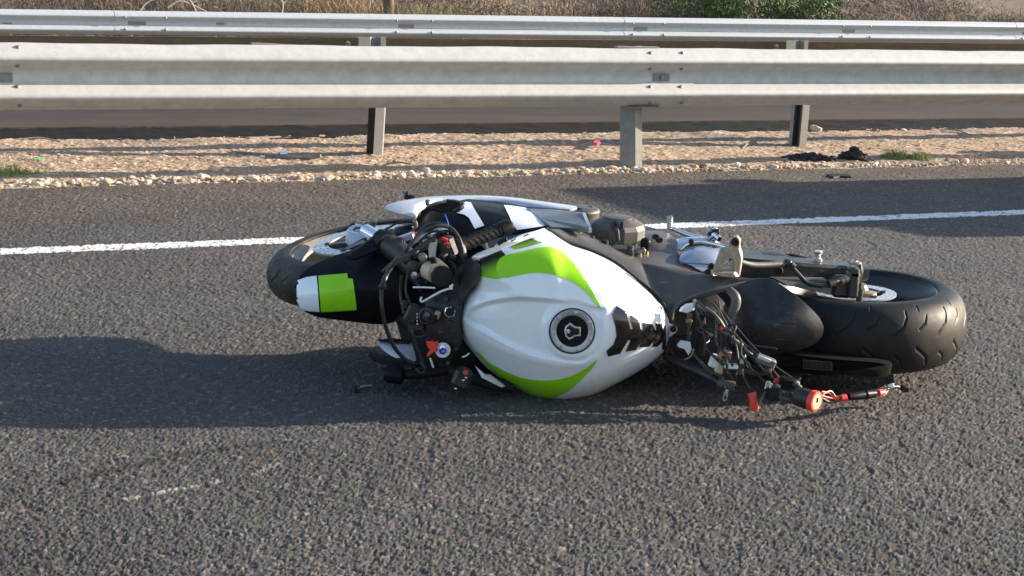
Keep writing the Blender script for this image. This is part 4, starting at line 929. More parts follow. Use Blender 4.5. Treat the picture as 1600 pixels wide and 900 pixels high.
sticker([(787,322),(800,323),(820,326),(842,340),(862,353),(830,358),(808,361),(800,350),(796,340)], FB, 'white_stripe', 'white', fair, smooth=0, h=.0035)
plate('fairing_end_panel', [(822,325,4.47),(868,327,4.45),(910,331,4.42),(915,334,4.41),(924,355,4.32),(922,358,4.32),(880,356,4.33),(862,355,4.33),(842,341,4.39)], None, (0, .02, -.012), 'gun')
plate('fairing_end_lip', [(909,331,4.415),(914,331,4.415),(925,357,4.312),(920,358,4.312)], None, (0, .01, -.012), 'silverpaint')
mb = MB(); mb.panel(F3([(652,332,4.45),(664,321,4.49),(690,314,4.55),(730,312,4.58),(780,315,4.58),(822,322,4.55),(890,327,4.50),(900,322,4.56),(850,315,4.64),(800,308,4.70),(740,306,4.72),(690,306,4.70),(655,309,4.62),(638,318,4.52)]), W(760,312,4.62), Vector((0, -.004, .010)), .005, sub=4); part(mb, 'upper_fairing', 'silverpaint')
pan('fairing_nose', [(601,326,4.40),(606,320,4.42),(625,314,4.48),(655,309,4.56),(688,308,4.56),(690,313,4.50),(668,320,4.46),(655,330,4.42),(649,339,4.38),(630,335,4.38),(612,330,4.39)], (648,322,4.45), (0, -.008, .012), 'silverpaint', sub=4)
plate('fairing_gap', [(793,314,4.60),(826,316,4.58),(834,319,4.57),(815,320,4.57)], None, (0, .01, -.004), 'matte')
plate('fairing_gap', [(836,316,4.615),(868,322,4.585),(884,327,4.56),(850,322,4.58)], None, (0, .01, -.004), 'matte')
# broken mounting inside the fairing: dark cavity piece with ragged rim
mb = MB(); mb.plate(F2([(664,326),(668,320),(690,316),(698,311),(712,312),(724,316),(725,325),(716,332),(700,330),(690,333),(676,329)], 4.37), Vector((0, .03, -.004))); part(mb, 'broken_bracket', 'matte')
mb = MB(); mb.tube(F3([(668,323,4.35),(680,318,4.35),(697,315,4.36)]), .004, 8); mb.lathe(W(668, 316, 4.36), ZV, [(-.008, .006), (.006, .006), (.007, .003)], 10); part(mb, 'bracket_rim', 'grey')
mb = MB(); mb.tube(F3([(708,330,4.34),(718,325,4.34),(724,318,4.35)]), .005, 8); part(mb, 'bracket_rim', 'satin')
mb = MB(); mb.tube(F3([(695,335,4.31),(699,345,4.305),(702,356,4.30)]), .0015, 6); part(mb, 'blue_wire', 'blue')
mb = MB(); mb.box(W(641, 308, 4.6), .034, .02, .014, bev=.3); mb.lathe(W(636, 306, 4.6), ZV, [(0, .005), (.012, .004), (.013, .001)], 8); part(mb, 'connector', 'matte')
mb = MB(); mb.tube(F3([(638,307,4.6),(634,303,4.61),(629,298,4.61)]), .0022, 6); part(mb, 'blue_wire', 'blue')
# ---------------------------------------------------------------- engine block filling the middle (dark, low)
mb = MB(); mb.panel(F3([(760,400,4.5),(850,370,4.6),(1000,370,4.6),(1120,410,4.55),(1160,470,4.5),(1150,545,4.5),(1070,552,4.45),(930,545,4.45),(800,535,4.45),(720,480,4.45)]), W(940,470,4.5), Vector((0, -.10, 0)), .25, sub=4); part(mb, 'engine_block', 'matte')
mb = MB(); mb.box(W(930, 492, 4.64), .46, .36, .17, bev=.2); part(mb, 'crankcase', 'darkmetal')
# frame cover hugging the tank edge
fc = pan('frame_cover', [(857,359,4.27),(875,358,4.33),(900,360,4.38),(922,368,4.40),(945,380,4.42),(975,392,4.42),(1000,398,4.42),(1022,385,4.46),(1045,382,4.46),(1058,392,4.42),(1062,414,4.36),(1090,428,4.33),(1120,434,4.31),(1178,435,4.28),(1160,443,4.27),(1125,457,4.25),(1085,466,4.24),(1062,476,4.23),(1052,490,4.22),(1049,508,4.21),(1042,485,4.22),(1022,459,4.24),(990,431,4.26),(958,409,4.27),(926,394,4.27),(892,382,4.27),(872,369,4.27)], (1000,415,4.33), (0, -.02, .012), 'dustyblack', sub=3, k=1.6)
cov = pan('clutch_side_cover', [(925,366,4.46),(960,362,4.52),(1000,360,4.56),(1040,362,4.56),(1057,375,4.50),(1061,395,4.44),(1058,412,4.40),(1035,417,4.39),(1000,408,4.40),(965,393,4.42),(935,380,4.44)], (1005,388,4.46), (0, -.012, .02), 'dustyblack', sub=4)
# folds of the cover
mb = MB(); mb.tube(F3([(1056,476,4.215),(1085,462,4.215),(1120,452,4.225),(1165,440,4.25)]), [.003, .006, .006, .002], 8); part(mb, 'cover_fold', 'dustyblack')
for u, v in ((1012, 379), (1030, 376), (1024, 371), (1008, 399)):
    mb = MB(); mb.lathe(W(u, v, 4.41), Vector((0, -.5, .87)), [(0, .010), (.004, .010), (.004, .007), (.001, .006), (.001, .0001)], 16); part(mb, 'cover_hole_ring', 'matte')
mb = MB(); mb.lathe(W(1010, 398, 4.395), Vector((0, -.4, .9)), [(0, .014), (.006, .014), (.008, .011)], 18); part(mb, 'cover_plug', 'matte'); mb = MB(); mb.lathe(W(1010, 397, 4.385), Vector((0, -.4, .9)), [(0, .007), (.009, .006), (.010, .001)], 6); part(mb, 'bolt', 'brass')
# clutch cover
o = W(964, 376, 4.50)
mb = MB(); mb.lathe(o, Vector((.02, -.05, 1)), [(-.10, .082), (0, .080), (.004, .0775), (.038, .077), (.050, .068), (.060, .050), (.063, .046), (.063, .001)], 12, ref=Vector((1, .2, 0))); part(mb, 'clutch_cover', 'cast', sharp=15)
mb = MB(); mb.lathe(o + Vector((0, 0, .063)), Vector((.02, -.05, 1)), [(-.004, .040), (.003, .040), (.0045, .036), (.0045, .001)], 40); cl = part(mb, 'cover_disc', 'cast')
mb = MB(); mb.lathe(o + Vector((0, 0, -.012)), Vector((.02, -.05, 1)), [(-.02, .090), (0, .090), (.006, .084)], 24); part(mb, 'cover_flange', 'cast')
for k in range(10):
    a = k*math.pi*2/10 + .2; q = o + Vector((math.cos(a)*.088, math.sin(a)*.088, -.008)); mb = MB(); mb.lathe(q, ZV, [(-.01, .009), (.010, .0085), (.012, .006), (.0125, .0002)], 10); part(mb, 'bolt', 'darkmetal')
mb = MB(); mb.tube(F3([(966,376,4.40),(964,362,4.40),(961,353,4.41)]), [.005, .006, .006], 8, smoothpath=False); mb.lathe(W(961, 352, 4.41), Vector((0, -1, .2)), [(-.006, .012), (.006, .012), (.008, .009), (.008, .004), (.003, .003)], 16); part(mb, 'cable_lug', 'satin')
mb = MB(); mb.lathe(W(972, 351, 4.41), ZV, [(-.012, .005), (.008, .005), (.009, .0002)], 8); part(mb, 'bolt', 'matte')
mb = MB(); mb.lathe(W(1009, 378, 4.40), Vector((0, -.25, 1)), [(-.03, .014), (.002, .0145), (.008, .011), (.011, .005), (.0115, .0001)], 18); part(mb, 'oil_filler_plug', 'gloss')
# low brackets and small parts between the cover and the frame
for (u, v, Y, r, h, m) in [(945,380,4.37,.010,.020,'matte'),(985,389,4.35,.009,.022,'darkmetal'),(926,371,4.38,.006,.012,'darkmetal'),(906,363,4.38,.005,.010,'silver'),(896,362,4.39,.006,.008,'silver'),(936,386,4.36,.008,.012,'matte'),(998,392,4.36,.009,.012,'bronze'),(916,372,4.37,.007,.012,'matte'),(1004,388,4.36,.006,.01,'darkmetal')]:
    mb = MB(); mb.lathe(W(u, v+3, Y), ZV, [(-.02, r*1.4), (0, r*1.4), (.001, r), (h*.6, r), (h*.6+.002, r*.7), (h*.6+.002, .0002)], 12); part(mb, 'bolt', m)
mb = MB(); mb.tube(F3([(885,362,4.37),(912,372,4.365),(945,389,4.36),(985,395,4.35),(1003,392,4.36)]), .009, 10); part(mb, 'frame_rail', 'darkmetal')
mb = MB(); mb.plate(F3([(950,383,4.37),(985,380,4.40),(1010,388,4.37),(1006,395,4.35),(975,397,4.34)]), Vector((0, .02, -.02))); part(mb, 'cover_bracket', 'cast')
# round crankcase cover behind
o2 = W(906, 338, 4.74)
mb = MB(); mb.lathe(o2, Vector((.03, -.05, 1)), [(-.06, .052), (.0, .055), (.018, .0575), (.024, .054), (.027, .048), (.025, .034), (.028, .026), (.028, .001)], 40); part(mb, 'round_cover', 'cast')
for k in range(3):
    a = k*2.1+.4; mb = MB(); mb.box(o2 + Vector((math.cos(a)*.03, math.sin(a)*.03, .0275)), .014, .006, .004); part(mb, 'cover_boss', 'cast')
# ---------------------------------------------------------------- brake pedal, footrest, heel guard
mb = MB(); mb.box(W(1047, 348, 4.60), .015, .018, .042, bev=.3); ped = part(mb, 'brake_pedal', 'silver')
for k in range(7):
    mb = MB(); mb.box(W(1046.5, 339.5 + k*3, 4.585), .017, .006, .0022, bev=.2); part(mb, 'pedal_rib', 'silver', ped)
mb = MB(); mb.tube(F3([(1049,356,4.6),(1062,362,4.58),(1078,368,4.56),(1096,373,4.54)]), [.006, .006, .007, .008], 10); part(mb, 'pedal_arm', 'silver')
mb = MB(); mb.plate(F3([(1048,376,4.50),(1058,371,4.52),(1085,368,4.54),(1108,368,4.54),(1122,372,4.52),(1126,380,4.50),(1106,378,4.49),(1082,379,4.48),(1070,385,4.46),(1060,394,4.44),(1052,390,4.45)]), Vector((0, .02, -.015))); part(mb, 'footrest_bracket', 'silver')
mb = MB(); mb.tube(F3([(1062,391,4.43),(1072,382,4.44),(1092,377,4.45),(1115,381,4.44),(1138,387,4.42)]), [.006, .007, .006, .005, .005], 10); part(mb, 'footrest_bracket', 'silver')
mb = MB(); mb.plate(F3([(1104,375,4.5),(1107,356,4.5),(1111,354,4.5),(1114,360,4.5),(1121,356,4.5),(1124,361,4.5),(1123,376,4.5)]), Vector((0, .03, 0))); part(mb, 'footrest_hinge', 'silver')
mb = MB(); mb.lathe(W(1118, 362, 4.49), Vector((1, -.2, .1)), [(-.008, .008), (.01, .008), (.012, .004)], 14); mb.lathe(W(1109, 366, 4.48), Vector((0, -1, .3)), [(0, .007), (.006, .007), (.007, .003)], 10); part(mb, 'hinge_pin', 'matte')
mb = MB(); mb.tube(F3([(1108,374,4.5),(1116,368,4.46),(1124,374,4.44)]), .008, 8); part(mb, 'hinge_spring', 'chrome')
pan('heel_guard', [(1062,403,4.36),(1066,394,4.40),(1078,387,4.44),(1098,384,4.46),(1122,388,4.45),(1135,394,4.42),(1132,406,4.38),(1124,413,4.35),(1095,411,4.34),(1072,410,4.34),(1063,409,4.34)], (1096,399,4.39), (0, -.012, .016), 'heel', sub=4)
mb = MB(); mb.plate(F3([(1068,411,4.34),(1095,412,4.34),(1122,415,4.34),(1120,422,4.335),(1108,420,4.335),(1098,427,4.335),(1088,421,4.335),(1076,414,4.335)]), Vector((0, .03, -.01))); part(mb, 'heel_guard_underside', 'silver')
mb = MB(); mb.lathe(W(1112, 416, 4.33), Vector((0, -1, .2)), [(-.004, .009), (.004, .008), (.005, .005), (.001, .004), (.001, .0002)], 16); part(mb, 'bolt', 'matte')
for u, v in ((1106, 390), (1116, 391), (1080, 379)):
    mb = MB(); mb.lathe(W(u, v, 4.44), ZV, [(-.01, .007), (.008, .007), (.01, .003)], 10); part(mb, 'bolt', 'matte')
# bronze hanger bracket standing up
mb = MB()
mb.plate(F2([(1112,430),(1116,415),(1122,398),(1125,391),(1136,388),(1140,376),(1146,371),(1152,371),(1157,377),(1156,388),(1159,397),(1160,407),(1158,420),(1156,432),(1149,433),(1147,424),(1148,410),(1144,404),(1134,403),(1130,409),(1127,422),(1127,432)], 4.28), Vector((.004, .02, .003)))
hb = part(mb, 'exhaust_hanger', 'bronze')
mb = MB(); mb.plate(F2([(1112,430),(1113,425),(1150,426),(1156,433),(1148,434),(1128,433)], 4.262), Vector((0, .03, .002))); part(mb, 'hanger_foot', 'bronze', hb)
plate('hanger_web', [(1130,412),(1147,407),(1148,426),(1128,428)], 4.295, (0, .004, 0), 'silver', hb)
mb = MB(); mb.lathe(W(1149, 378, 4.277), Vector((.1, -1, .15)), [(-.012, .010), (.003, .011), (.005, .008), (.005, .004), (.0, .003)], 18); part(mb, 'hanger_bush', 'matte', hb)
mb = MB(); mb.lathe(W(1148, 374, 4.30), Vector((.3, .0, 1)), [(-.005, .010), (.006, .010), (.007, .003)], 12); part(mb, 'bolt', 'matte', hb)
# ---------------------------------------------------------------- swingarm and rear brake
def ring4(c, w, h):  # c: px,py,Y centre of the near top edge
    p = W(*c); e = .008
    return [p + Vector((0, e, 0)), p + Vector((0, 0, -e)), p + Vector((0, 0, -h+e)), p + Vector((0, e, -h)), p + Vector((0, w-e, -h)), p + Vector((0, w, -h+e)), p + Vector((0, w, -e)), p + Vector((0, w-e, 0))]
mb = MB(); mb.rings([ring4(c, w, h) for c, w, h in (((1150,402,4.50),.15,.08), ((1175,405,4.47),.17,.07), ((1210,408,4.46),.15,.062), ((1260,412,4.48),.11,.055), ((1310,415,4.51),.09,.046), ((1352,419,4.545),.075,.040), ((1359,419,4.55),.07,.034))]); sw = part(mb, 'swingarm', 'satin')
pan('swingarm_cover', [(1165,400,4.60),(1176,394,4.66),(1200,393,4.68),(1222,396,4.66),(1250,401,4.63),(1245,405,4.58),(1215,404,4.55),(1190,404,4.54),(1170,405,4.55)], (1205,398,4.61), (0, -.006, .012), 'satin', parent=sw, sub=4)
mb = MB(); mb.tube(F3([(1217,398,4.60),(1240,401,4.595),(1262,404,4.59)]), [.004, .008, .003], 8); part(mb, 'swingarm_recess', 'matte', sw)
mb = MB(); mb.lathe(W(1218, 423, 4.452), Vector((0, -1, .15)), [(-.004, .011), (.003, .0105), (.005, .007), (.001, .005), (.001, .0002)], 18); part(mb, 'bolt', 'matte', sw)
mb = MB(); mb.lathe(W(1278, 406, 4.53), ZV, [(-.004, .012), (.004, .012), (.006, .007), (.014, .007), (.017, .010), (.022, .0115), (.026, .0105), (.027, .0002)], 20); part(mb, 'stand_bobbin', 'silver', sw)
mb = MB(); mb.plate(F3([(1347,418,4.49),(1360,419,4.49),(1359,435,4.485),(1353,436,4.485),(1346,432,4.485)]), Vector((0, .08, 0))); part(mb, 'axle_block', 'darkmetal', sw)
mb = MB(); mb.lathe(W(1336, 415, 4.53), ZV, [(-.05, .014), (.002, .0145), (.003, .018), (.010, .018), (.012, .012), (.012, .006), (.014, .0055), (.014, .0002)], 12); part(mb, 'axle_nut', 'bronze')
mb = MB(); mb.tube(F3([(1344,414,4.47),(1345,425,4.46),(1342,437,4.455)]), [.006, .007, .006], 8); part(mb, 'axle_adjuster', 'darkmetal', sw)
# second swingarm leg underneath, with its lug reaching the ground side
mb = MB(); mb.rings([ring4(c, w, h) for c, w, h in (((1150,520,4.50),.15,.08), ((1230,556,4.33),.12,.045), ((1300,562,4.30),.10,.045), ((1392,566,4.36),.10,.03))]); part(mb, 'swingarm_lower_leg', 'matte')
plate('chain_guard', [(1186,548,4.25),(1230,552,4.23),(1300,560,4.22),(1376,566,4.24),(1396,570,4.25),(1392,590,4.25),(1370,590,4.24),(1300,586,4.22),(1220,580,4.22),(1188,574,4.24)], None, (0, .05, 0), 'blackest')
lab = plate('warning_label', [(1255,562.5),(1300,566),(1300,579),(1255,576)], 4.205, (0, .003, 0), 'matte')
for (a, b) in (((1255,562.5),(1300,566)), ((1300,566),(1300,579)), ((1300,579),(1255,576)), ((1255,576),(1255,562.5))):
    mb = MB(); mb.tube(F2([a, b], 4.2035), .0007, 4, smoothpath=False); part(mb, 'label_border', 'greytxt', lab)
for k in range(3):
    for j in range(5):
        mb = MB(); x = 1259 + j*7.6; y = 566.3 + k*3.0 + j*.55; mb.tube(F2([(x, y), (x + 3.2 + (j*k) % 3, y + .3)], 4.2035), .0006, 4, smoothpath=False); part(mb, 'label_text', 'greytxt', lab)
mb = MB(); mb.rings([[W(1391 + a*5*(1+.2*k), 585 + k*9, 4.27 + b*.012) for a, b in ((-1, -1), (1, -1), (1, 1), (-1, 1))] for k in (0, 1, 2)], smooth=False); part(mb, 'lower_lug', 'matte')
# brake caliper and hose
mb = MB(); mb.box(W(1316, 447, 4.47), .062, .05, .060, bev=.18); mb.box(W(1332, 440, 4.45), .030, .05, .085, bev=.2); cal = part(mb, 'brake_caliper', 'darkmetal')
mb = MB(); mb.box(W(1333, 428, 4.445), .034, .04, .018, bev=.3); part(mb, 'caliper_bracket', 'cast', cal)
for u, v in ((1343, 444), (1344, 455), (1343, 464)):
    mb = MB(); mb.lathe(W(u, v, 4.44), ZV, [(-.012, .009), (.004, .009), (.006, .006), (.006, .0002)], 12); part(mb, 'bolt', 'darkmetal', cal)
mb = MB(); mb.lathe(W(1320, 437, 4.43), Vector((-.9, -.3, -.3)), [(-.012, .008), (-.006, .008), (-.006, .0105), (0, .0105), (0, .008), (.006, .008), (.006, .0105), (.012, .0105), (.012, .006)], 14); part(mb, 'banjo_fitting', 'bronze', cal)
mb = MB(); mb.lathe(W(1352, 467, 4.56), ZV, [(0, .030), (.02, .030), (.022, .02)], 24); part(mb, 'caliper_carrier', 'bronze')
mb = MB(); mb.tube(F3([(1158,410,4.33),(1175,414,4.35),(1200,414,4.38),(1228,412,4.41)]), .0085, 12); part(mb, 'brake_hose_sleeve', 'grey')
mb = MB(); mb.lathe(W(1230, 412, 4.41), Vector((1, .1, -.2)), [(-.008, .011), (-.004, .013), (.006, .013), (.010, .010)], 16); mb.lathe(W(1238, 416, 4.40), Vector((.8, .0, -.6)), [(-.006, .010), (.006, .010)], 12); part(mb, 'hose_clamp', 'satin')
mb = MB(); mb.tube(F3([(1236,416,4.40),(1247,428,4.395),(1261,442,4.39),(1278,446,4.39),(1294,445,4.40),(1306,440,4.41),(1318,437,4.43)]), .0062, 12); part(mb, 'brake_hose', 'satin')
mb = MB(); mb.tube(F3([(1294,444,4.395),(1304,440,4.405)]), .011, 12, smoothpath=False); part(mb, 'hose_sleeve', 'matte')
# pale inner guard seen under the swingarm
plate('inner_guard', [(1204,434,4.42),(1290,436,4.44),(1304,446,4.44),(1302,462,4.43),(1270,455,4.42),(1225,446,4.40)], None, (0, .05, -.004), 'cast')
# hugger (rear mudguard) over the tyre
hug = pan('rear_mudguard', [(1142,470,4.30),(1150,446,4.34),(1178,436,4.36),(1203,436,4.34),(1218,444,4.30),(1240,459,4.26),(1262,477,4.24),(1280,496,4.235),(1287,512,4.235),(1284,526,4.235),(1272,538,4.235),(1245,548,4.235),(1210,554,4.24),(1170,558,4.26),(1140,545,4.28),(1130,510,4.29)], (1208,500,4.245), (0, -.035, 0), 'satin', sub=4, k=2.6, th=.008)
# ---------------------------------------------------------------- shock hose, subframe stub, lower tube
mb = MB(); mb.tube(F3([(1138,452,4.26),(1148,462,4.24),(1150,474,4.235),(1143,496,4.23),(1134,518,4.225),(1128,545,4.22),(1126,572,4.2)]), [.010, .0125, .013, .012, .011, .012, .013], 14); part(mb, 'breather_hose', 'grey')
mb = MB(); mb.tube(F3([(1042,556,4.22),(1058,566,4.18),(1082,576,4.15),(1104,586,4.12),(1120,596,4.11)]), [.012, .013, .0145, .015, .014], 14); part(mb, 'main_cable_loom', 'cable')
mb = MB(); mb.tube(F3([(1120,596,4.11),(1134,600,4.105),(1148,604,4.10)]), [.012, .013, .012], 12); part(mb, 'loom_sleeve', 'grey')
mb = MB(); mb.tube(F3([(1050,475,4.24),(1047,500,4.23),(1050,530,4.23),(1046,556,4.22)]), .010, 10); part(mb, 'frame_edge', 'satin')
# bracket holding the tank end
mb = MB(); mb.plate(F2([(1045,505),(1057,511),(1059,516),(1055,521),(1045,528)], 4.12), Vector((0, .006, 0))); tb = part(mb, 'tank_bracket', 'silver'); mb = MB(); mb.lathe(W(1052, 514, 4.119), Vector((0, -1, .1)), [(-.003, .009), (.004, .008), (.006, .005), (.006, .0002)], 14); part(mb, 'bolt', 'gloss', tb)
for (pts, m, nm) in [([(1064,482),(1072,476),(1086,474),(1085,485),(1074,490),(1062,487)], 'zip', 'latch_plate'), ([(1058,540),(1064,533),(1079,535),(1081,546),(1076,556),(1070,546),(1060,543)], 'zip', 'latch_plate'), ([(1083,470),(1088,468),(1087,478),(1082,480)], 'silver', 'clip')]:
    mb = MB(); mb.plate(F2(pts, 4.15), Vector((0, .012, 0))); part(mb, nm, m)
for (L, r, m) in [([(1078,490,4.16),(1077,510,4.16),(1076,532,4.16)], .006, 'darkmetal'), ([(1092,480,4.2),(1096,510,4.2),(1090,550,4.2)], .012, 'matte'), ([(1100,520,4.22),(1098,555,4.22)], .009, 'darkmetal'), ([(1050,520,4.2),(1062,524,4.18),(1076,520,4.17)], .005, 'matte'), ([(1076,498,4.155),(1077,503,4.155)], .0085, 'brass'), ([(1070,562,4.16),(1080,556,4.15),(1084,545,4.15)], .0025, 'bronze')]:
    mb = MB(); mb.tube(F3(L), r, 8); part(mb, 'bracket_rod', m)
pan('battery_tray', [(1060,470,4.34),(1120,462,4.36),(1145,500,4.36),(1140,560,4.32),(1100,585,4.28),(1060,570,4.28),(1050,520,4.3)], (1098,520,4.32), (0, -.02, 0), 'matte', th=.05, sub=3)
# ---------------------------------------------------------------- wiring loom torn out towards the camera
rngw = random.Random(3)
looms = [([(1090,472,4.16),(1102,485,4.13),(1118,498,4.12),(1126,512,4.12),(1136,525,4.11),(1150,540,4.10)], .0055), ([(1088,470,4.18),(1100,490,4.15),(1120,505,4.14),(1140,530,4.12),(1160,548,4.10)], .0045), ([(1103,466,4.2),(1140,500,4.15),(1180,545,4.10),(1215,575,4.08),(1240,592,4.07)], .0028),
         ([(1150,538,4.10),(1165,550,4.09),(1182,556,4.08),(1205,567,4.07)], .006), ([(1130,520,4.11),(1140,545,4.10),(1150,560,4.09),(1160,578,4.08),(1180,584,4.07),(1205,583,4.06)], .005), ([(1125,515,4.12),(1135,540,4.11),(1155,565,4.09),(1162,590,4.08),(1175,610,4.06),(1190,620,4.05)], .003),
         ([(1084,552,4.15),(1100,572,4.13),(1120,585,4.11),(1140,590,4.10)], .0045), ([(1088,556,4.15),(1105,580,4.12),(1128,592,4.105)], .004), ([(1180,580,4.07),(1190,592,4.05),(1198,598,4.04)], .0025), ([(1205,575,4.06),(1215,588,4.05),(1225,600,4.05)], .003),
         ([(1112,500,4.125),(1128,515,4.115),(1145,522,4.10)], .0035), ([(1148,604,4.10),(1165,607,4.07),(1180,612,4.05)], .004), ([(1098,480,4.15),(1112,495,4.13),(1127,520,4.11),(1148,532,4.10),(1170,548,4.09)], .0035), ([(1250,590,4.08),(1242,600,4.07),(1235,608,4.06)], .005)]
loom = bpy.data.objects.new('wiring_loom', None); COL.objects.link(loom); loom.parent = B; loom.empty_display_size = .03
for k in range(22):
    a = rngw.random(); u0, v0 = rngw.uniform(1085, 1125), rngw.uniform(468, 520); u1, v1 = rngw.uniform(1135, 1215), rngw.uniform(540, 600)
    y0 = 4.22 - .1*a; P_ = [(u0 + (u1-u0)*t + rngw.uniform(-12, 12)*math.sin(math.pi*t), v0 + (v1-v0)*t + rngw.uniform(-10, 14)*math.sin(math.pi*t), y0 - .10*t) for t in (0, .25, .5, .75, 1)]
    looms.append((P_, rngw.choice((.0016, .0022, .003, .0035))))
for L, r in looms: mb = MB(); mb.tube(F3(L), r, 8); part(mb, 'wire', 'cable', loom)
for L in ([(1102,481,4.115),(1114,489,4.105),(1124,500,4.10),(1132,512,4.10),(1140,520,4.10)], [(1165,548,4.08),(1176,556,4.075)], [(1120,512,4.105),(1130,519,4.10),(1138,523,4.095)]):
    mb = MB(); mb.tube(F3(L), .0042, 8); part(mb, 'wire_sleeve', 'grey', loom)
mb = MB(); mb.tube(F3([(1124,511,4.10),(1128,515,4.10)]), .0065, 8); part(mb, 'red_band', 'red', loom)
def conn(u, v, Y, sx, sz, m, rot=0, sy=.02, nm='connector', tilt=0.0, parent=loom):
    X_ = Vector((math.cos(rot), tilt, -math.sin(rot))); mb = MB(); mb.box(W(u, v, Y), sx, sy, sz, X=X_, Y=Vector((0, 1, 0)), bev=.18); return part(mb, nm, m, parent)
conn(1116, 564, 4.10, .024, .034, 'zip', .3, nm='cream_connector'); conn(1127, 573, 4.09, .028, .036, 'cream', .3, nm='cream_connector'); conn(1133, 555, 4.08, .030, .028, 'terracotta', .15, nm='terracotta_connector')
conn(1141, 583, 4.07, .036, .034, 'matte', .0, .03, nm='relay'); conn(1142, 572, 4.065, .034, .010, 'zip', .0, .028, nm='relay_top'); conn(1157, 575, 4.08, .014, .032, 'grey', .1)
conn(1196, 564, 4.06, .052, .024, 'grey', .35, .028, nm='fuse_box'); conn(1194, 560, 4.055, .034, .010, 'silverpaint', .35, .02, nm='fuse_box_lid'); conn(1160, 562, 4.07, .010, .022, 'greenpl', .2, .01)
conn(1203, 578, 4.05, .009, .012, 'brass', .3, .008, nm='terminal'); conn(1152, 536, 4.09, .03, .014, 'grey', .5); conn(1168, 551, 4.08, .026, .012, 'satin', .5)
conn(1213, 596, 4.05, .012, .020, 'red', .6, .012, nm='red_cap'); conn(1230, 597, 4.06, .05, .026, 'gloss', .15, .04, nm='starter_relay'); conn(1228, 618, 4.03, .038, .022, 'grey', .25, .03, nm='relay_socket')
conn(1208, 612, 4.04, .040, .042, 'matte', -.2, .04, nm='relay_block'); conn(1245, 602, 4.04, .024, .012, 'satin', .5, .02); conn(1246, 599, 4.04, .010, .010, 'cream', .2, .01, nm='terminal')
for k in range(3): conn(1222 + k*6, 616, 4.012, .007, .014, 'satin', .25, .006, nm='socket_slot')
conn(1240, 619, 4.01, .006, .008, 'green', 0, .006, nm='green_tag'); conn(1199, 602, 4.03, .010, .022, 'silver', .2, .006, nm='coil_terminal'); conn(1204, 604, 4.025, .006, .018, 'silver', .2, .006, nm='coil_terminal')
# red sleeve, ring terminals
mb = MB(); mb.tube(F3([(1175,614,4.035),(1177,624,4.03),(1178,634,4.03),(1180,640,4.03)]), [.0125, .010, .0115, .0105], 12); part(mb, 'red_sleeve', 'redtape', loom)
def ringterm(u, v, Y, m, rot):
    X_ = Vector((math.cos(rot), 0, -math.sin(rot))); Zx = Vector((math.sin(rot), 0, math.cos(rot))); c = W(u, v, Y); pts = []
    mb = MB(); R = []
    for k in range(17):
        a = 2*math.pi*k/16; d = X_*math.cos(a)*.005 + Zx*math.sin(a)*.008; R.append([c + d*f + Vector((0, y, 0)) for f, y in ((1.25, -.001), (1.25, .001), (.7, .001), (.7, -.001))])
    mb.rings(R, False, False, smooth=False); mb.box(c + Zx*.014, .007, .003, .014, X=X_, bev=.2); return part(mb, 'ring_terminal', m, loom)
ringterm(1133, 621, 4.03, 'silver', .2); mb = MB(); mb.tube(F3([(1131,604,4.06),(1132,610,4.04),(1133,614,4.03)]), .004, 8); part(mb, 'wire', 'cable', loom)
mb = MB(); mb.lathe(W(1132, 613.5, 4.03), ZV, [(-.003, .005), (.003, .005)], 10); part(mb, 'brass_crimp', 'brass', loom)
ringterm(1193, 642, 4.0, 'brass', -.35); mb = MB(); mb.tube(F3([(1196,612,4.03),(1190,622,4.01),(1188,630,4.0),(1191,636,4.0)]), .003, 8); part(mb, 'wire', 'grey', loom)
# round capacitor with red ring and cream end
cpc = W(1272, 626.5, 3.985); cax = Vector((.74, -.67, -.05)).normalized()
mb = MB(); mb.lathe(cpc - cax*.052, cax, [(-.002, .018), (0, .0225), (.006, .0245), (.046, .0245), (.048, .0235)], 36); part(mb, 'capacitor', 'satin', loom)
mb = MB(); mb.lathe(cpc - cax*.006, cax, [(-.002, .024), (0, .0265), (.010, .0268), (.014, .0255), (.015, .0205), (.012, .020)], 40); part(mb, 'capacitor_red_ring', 'redtape', loom)
mb = MB(); mb.lathe(cpc - cax*.002, cax, [(0, .0205), (.010, .0203), (.0108, .0195), (.0108, .0002)], 36); part(mb, 'capacitor_face', 'cream', loom)
mb = MB(); mb.box(cpc + cax*.0092 + Vector((.001, 0, .005)), .005, .003, .012, X=Vector((.3, .9, 0)), bev=.2); part(mb, 'face_print', 'grey', loom)
# lead to the tail connector lying on the road
for L, r, m in [([(1284,612,4.02),(1295,614,4.04),(1305,622,4.05),(1318,624,4.05)], .0022, 'redtape'), ([(1284,622,4.02),(1296,628,4.04),(1308,626,4.05),(1320,622,4.05)], .004, 'cable'), ([(1286,616,4.02),(1298,611,4.04),(1306,621,4.05)], .0018, 'cream'), ([(1284,618,4.02),(1298,622,4.04),(1314,626,4.05),(1330,625,4.06)], .0022, 'red'),
                ([(1366,616,4.12),(1374,614,4.14),(1384,608,4.16),(1393,604,4.18)], .004, 'cable'), ([(1372,612,4.14),(1380,618,4.14),(1390,606,4.17),(1396,600,4.19)], .0022, 'cream'), ([(1386,608,4.16),(1400,604,4.18),(1412,608,4.19),(1424,607,4.19)], .004, 'cable')]:
    mb = MB(); mb.tube(F3(L), r, 8); part(mb, 'wire', m, loom)
mb = MB(); mb.tube(F3([(1314,622,4.05),(1322,621,4.055)]), .0085, 10, smoothpath=False); part(mb, 'red_band', 'redtape', loom)
mb = MB(); mb.tube(F3([(1326,620,4.06),(1336,619,4.07),(1350,617,4.09),(1352,616.5,4.09),(1366,615,4.11)]), [.0085, .0105, .0115, .0125, .0105], 16, smoothpath=False); part(mb, 'bullet_connector', 'gloss', loom)
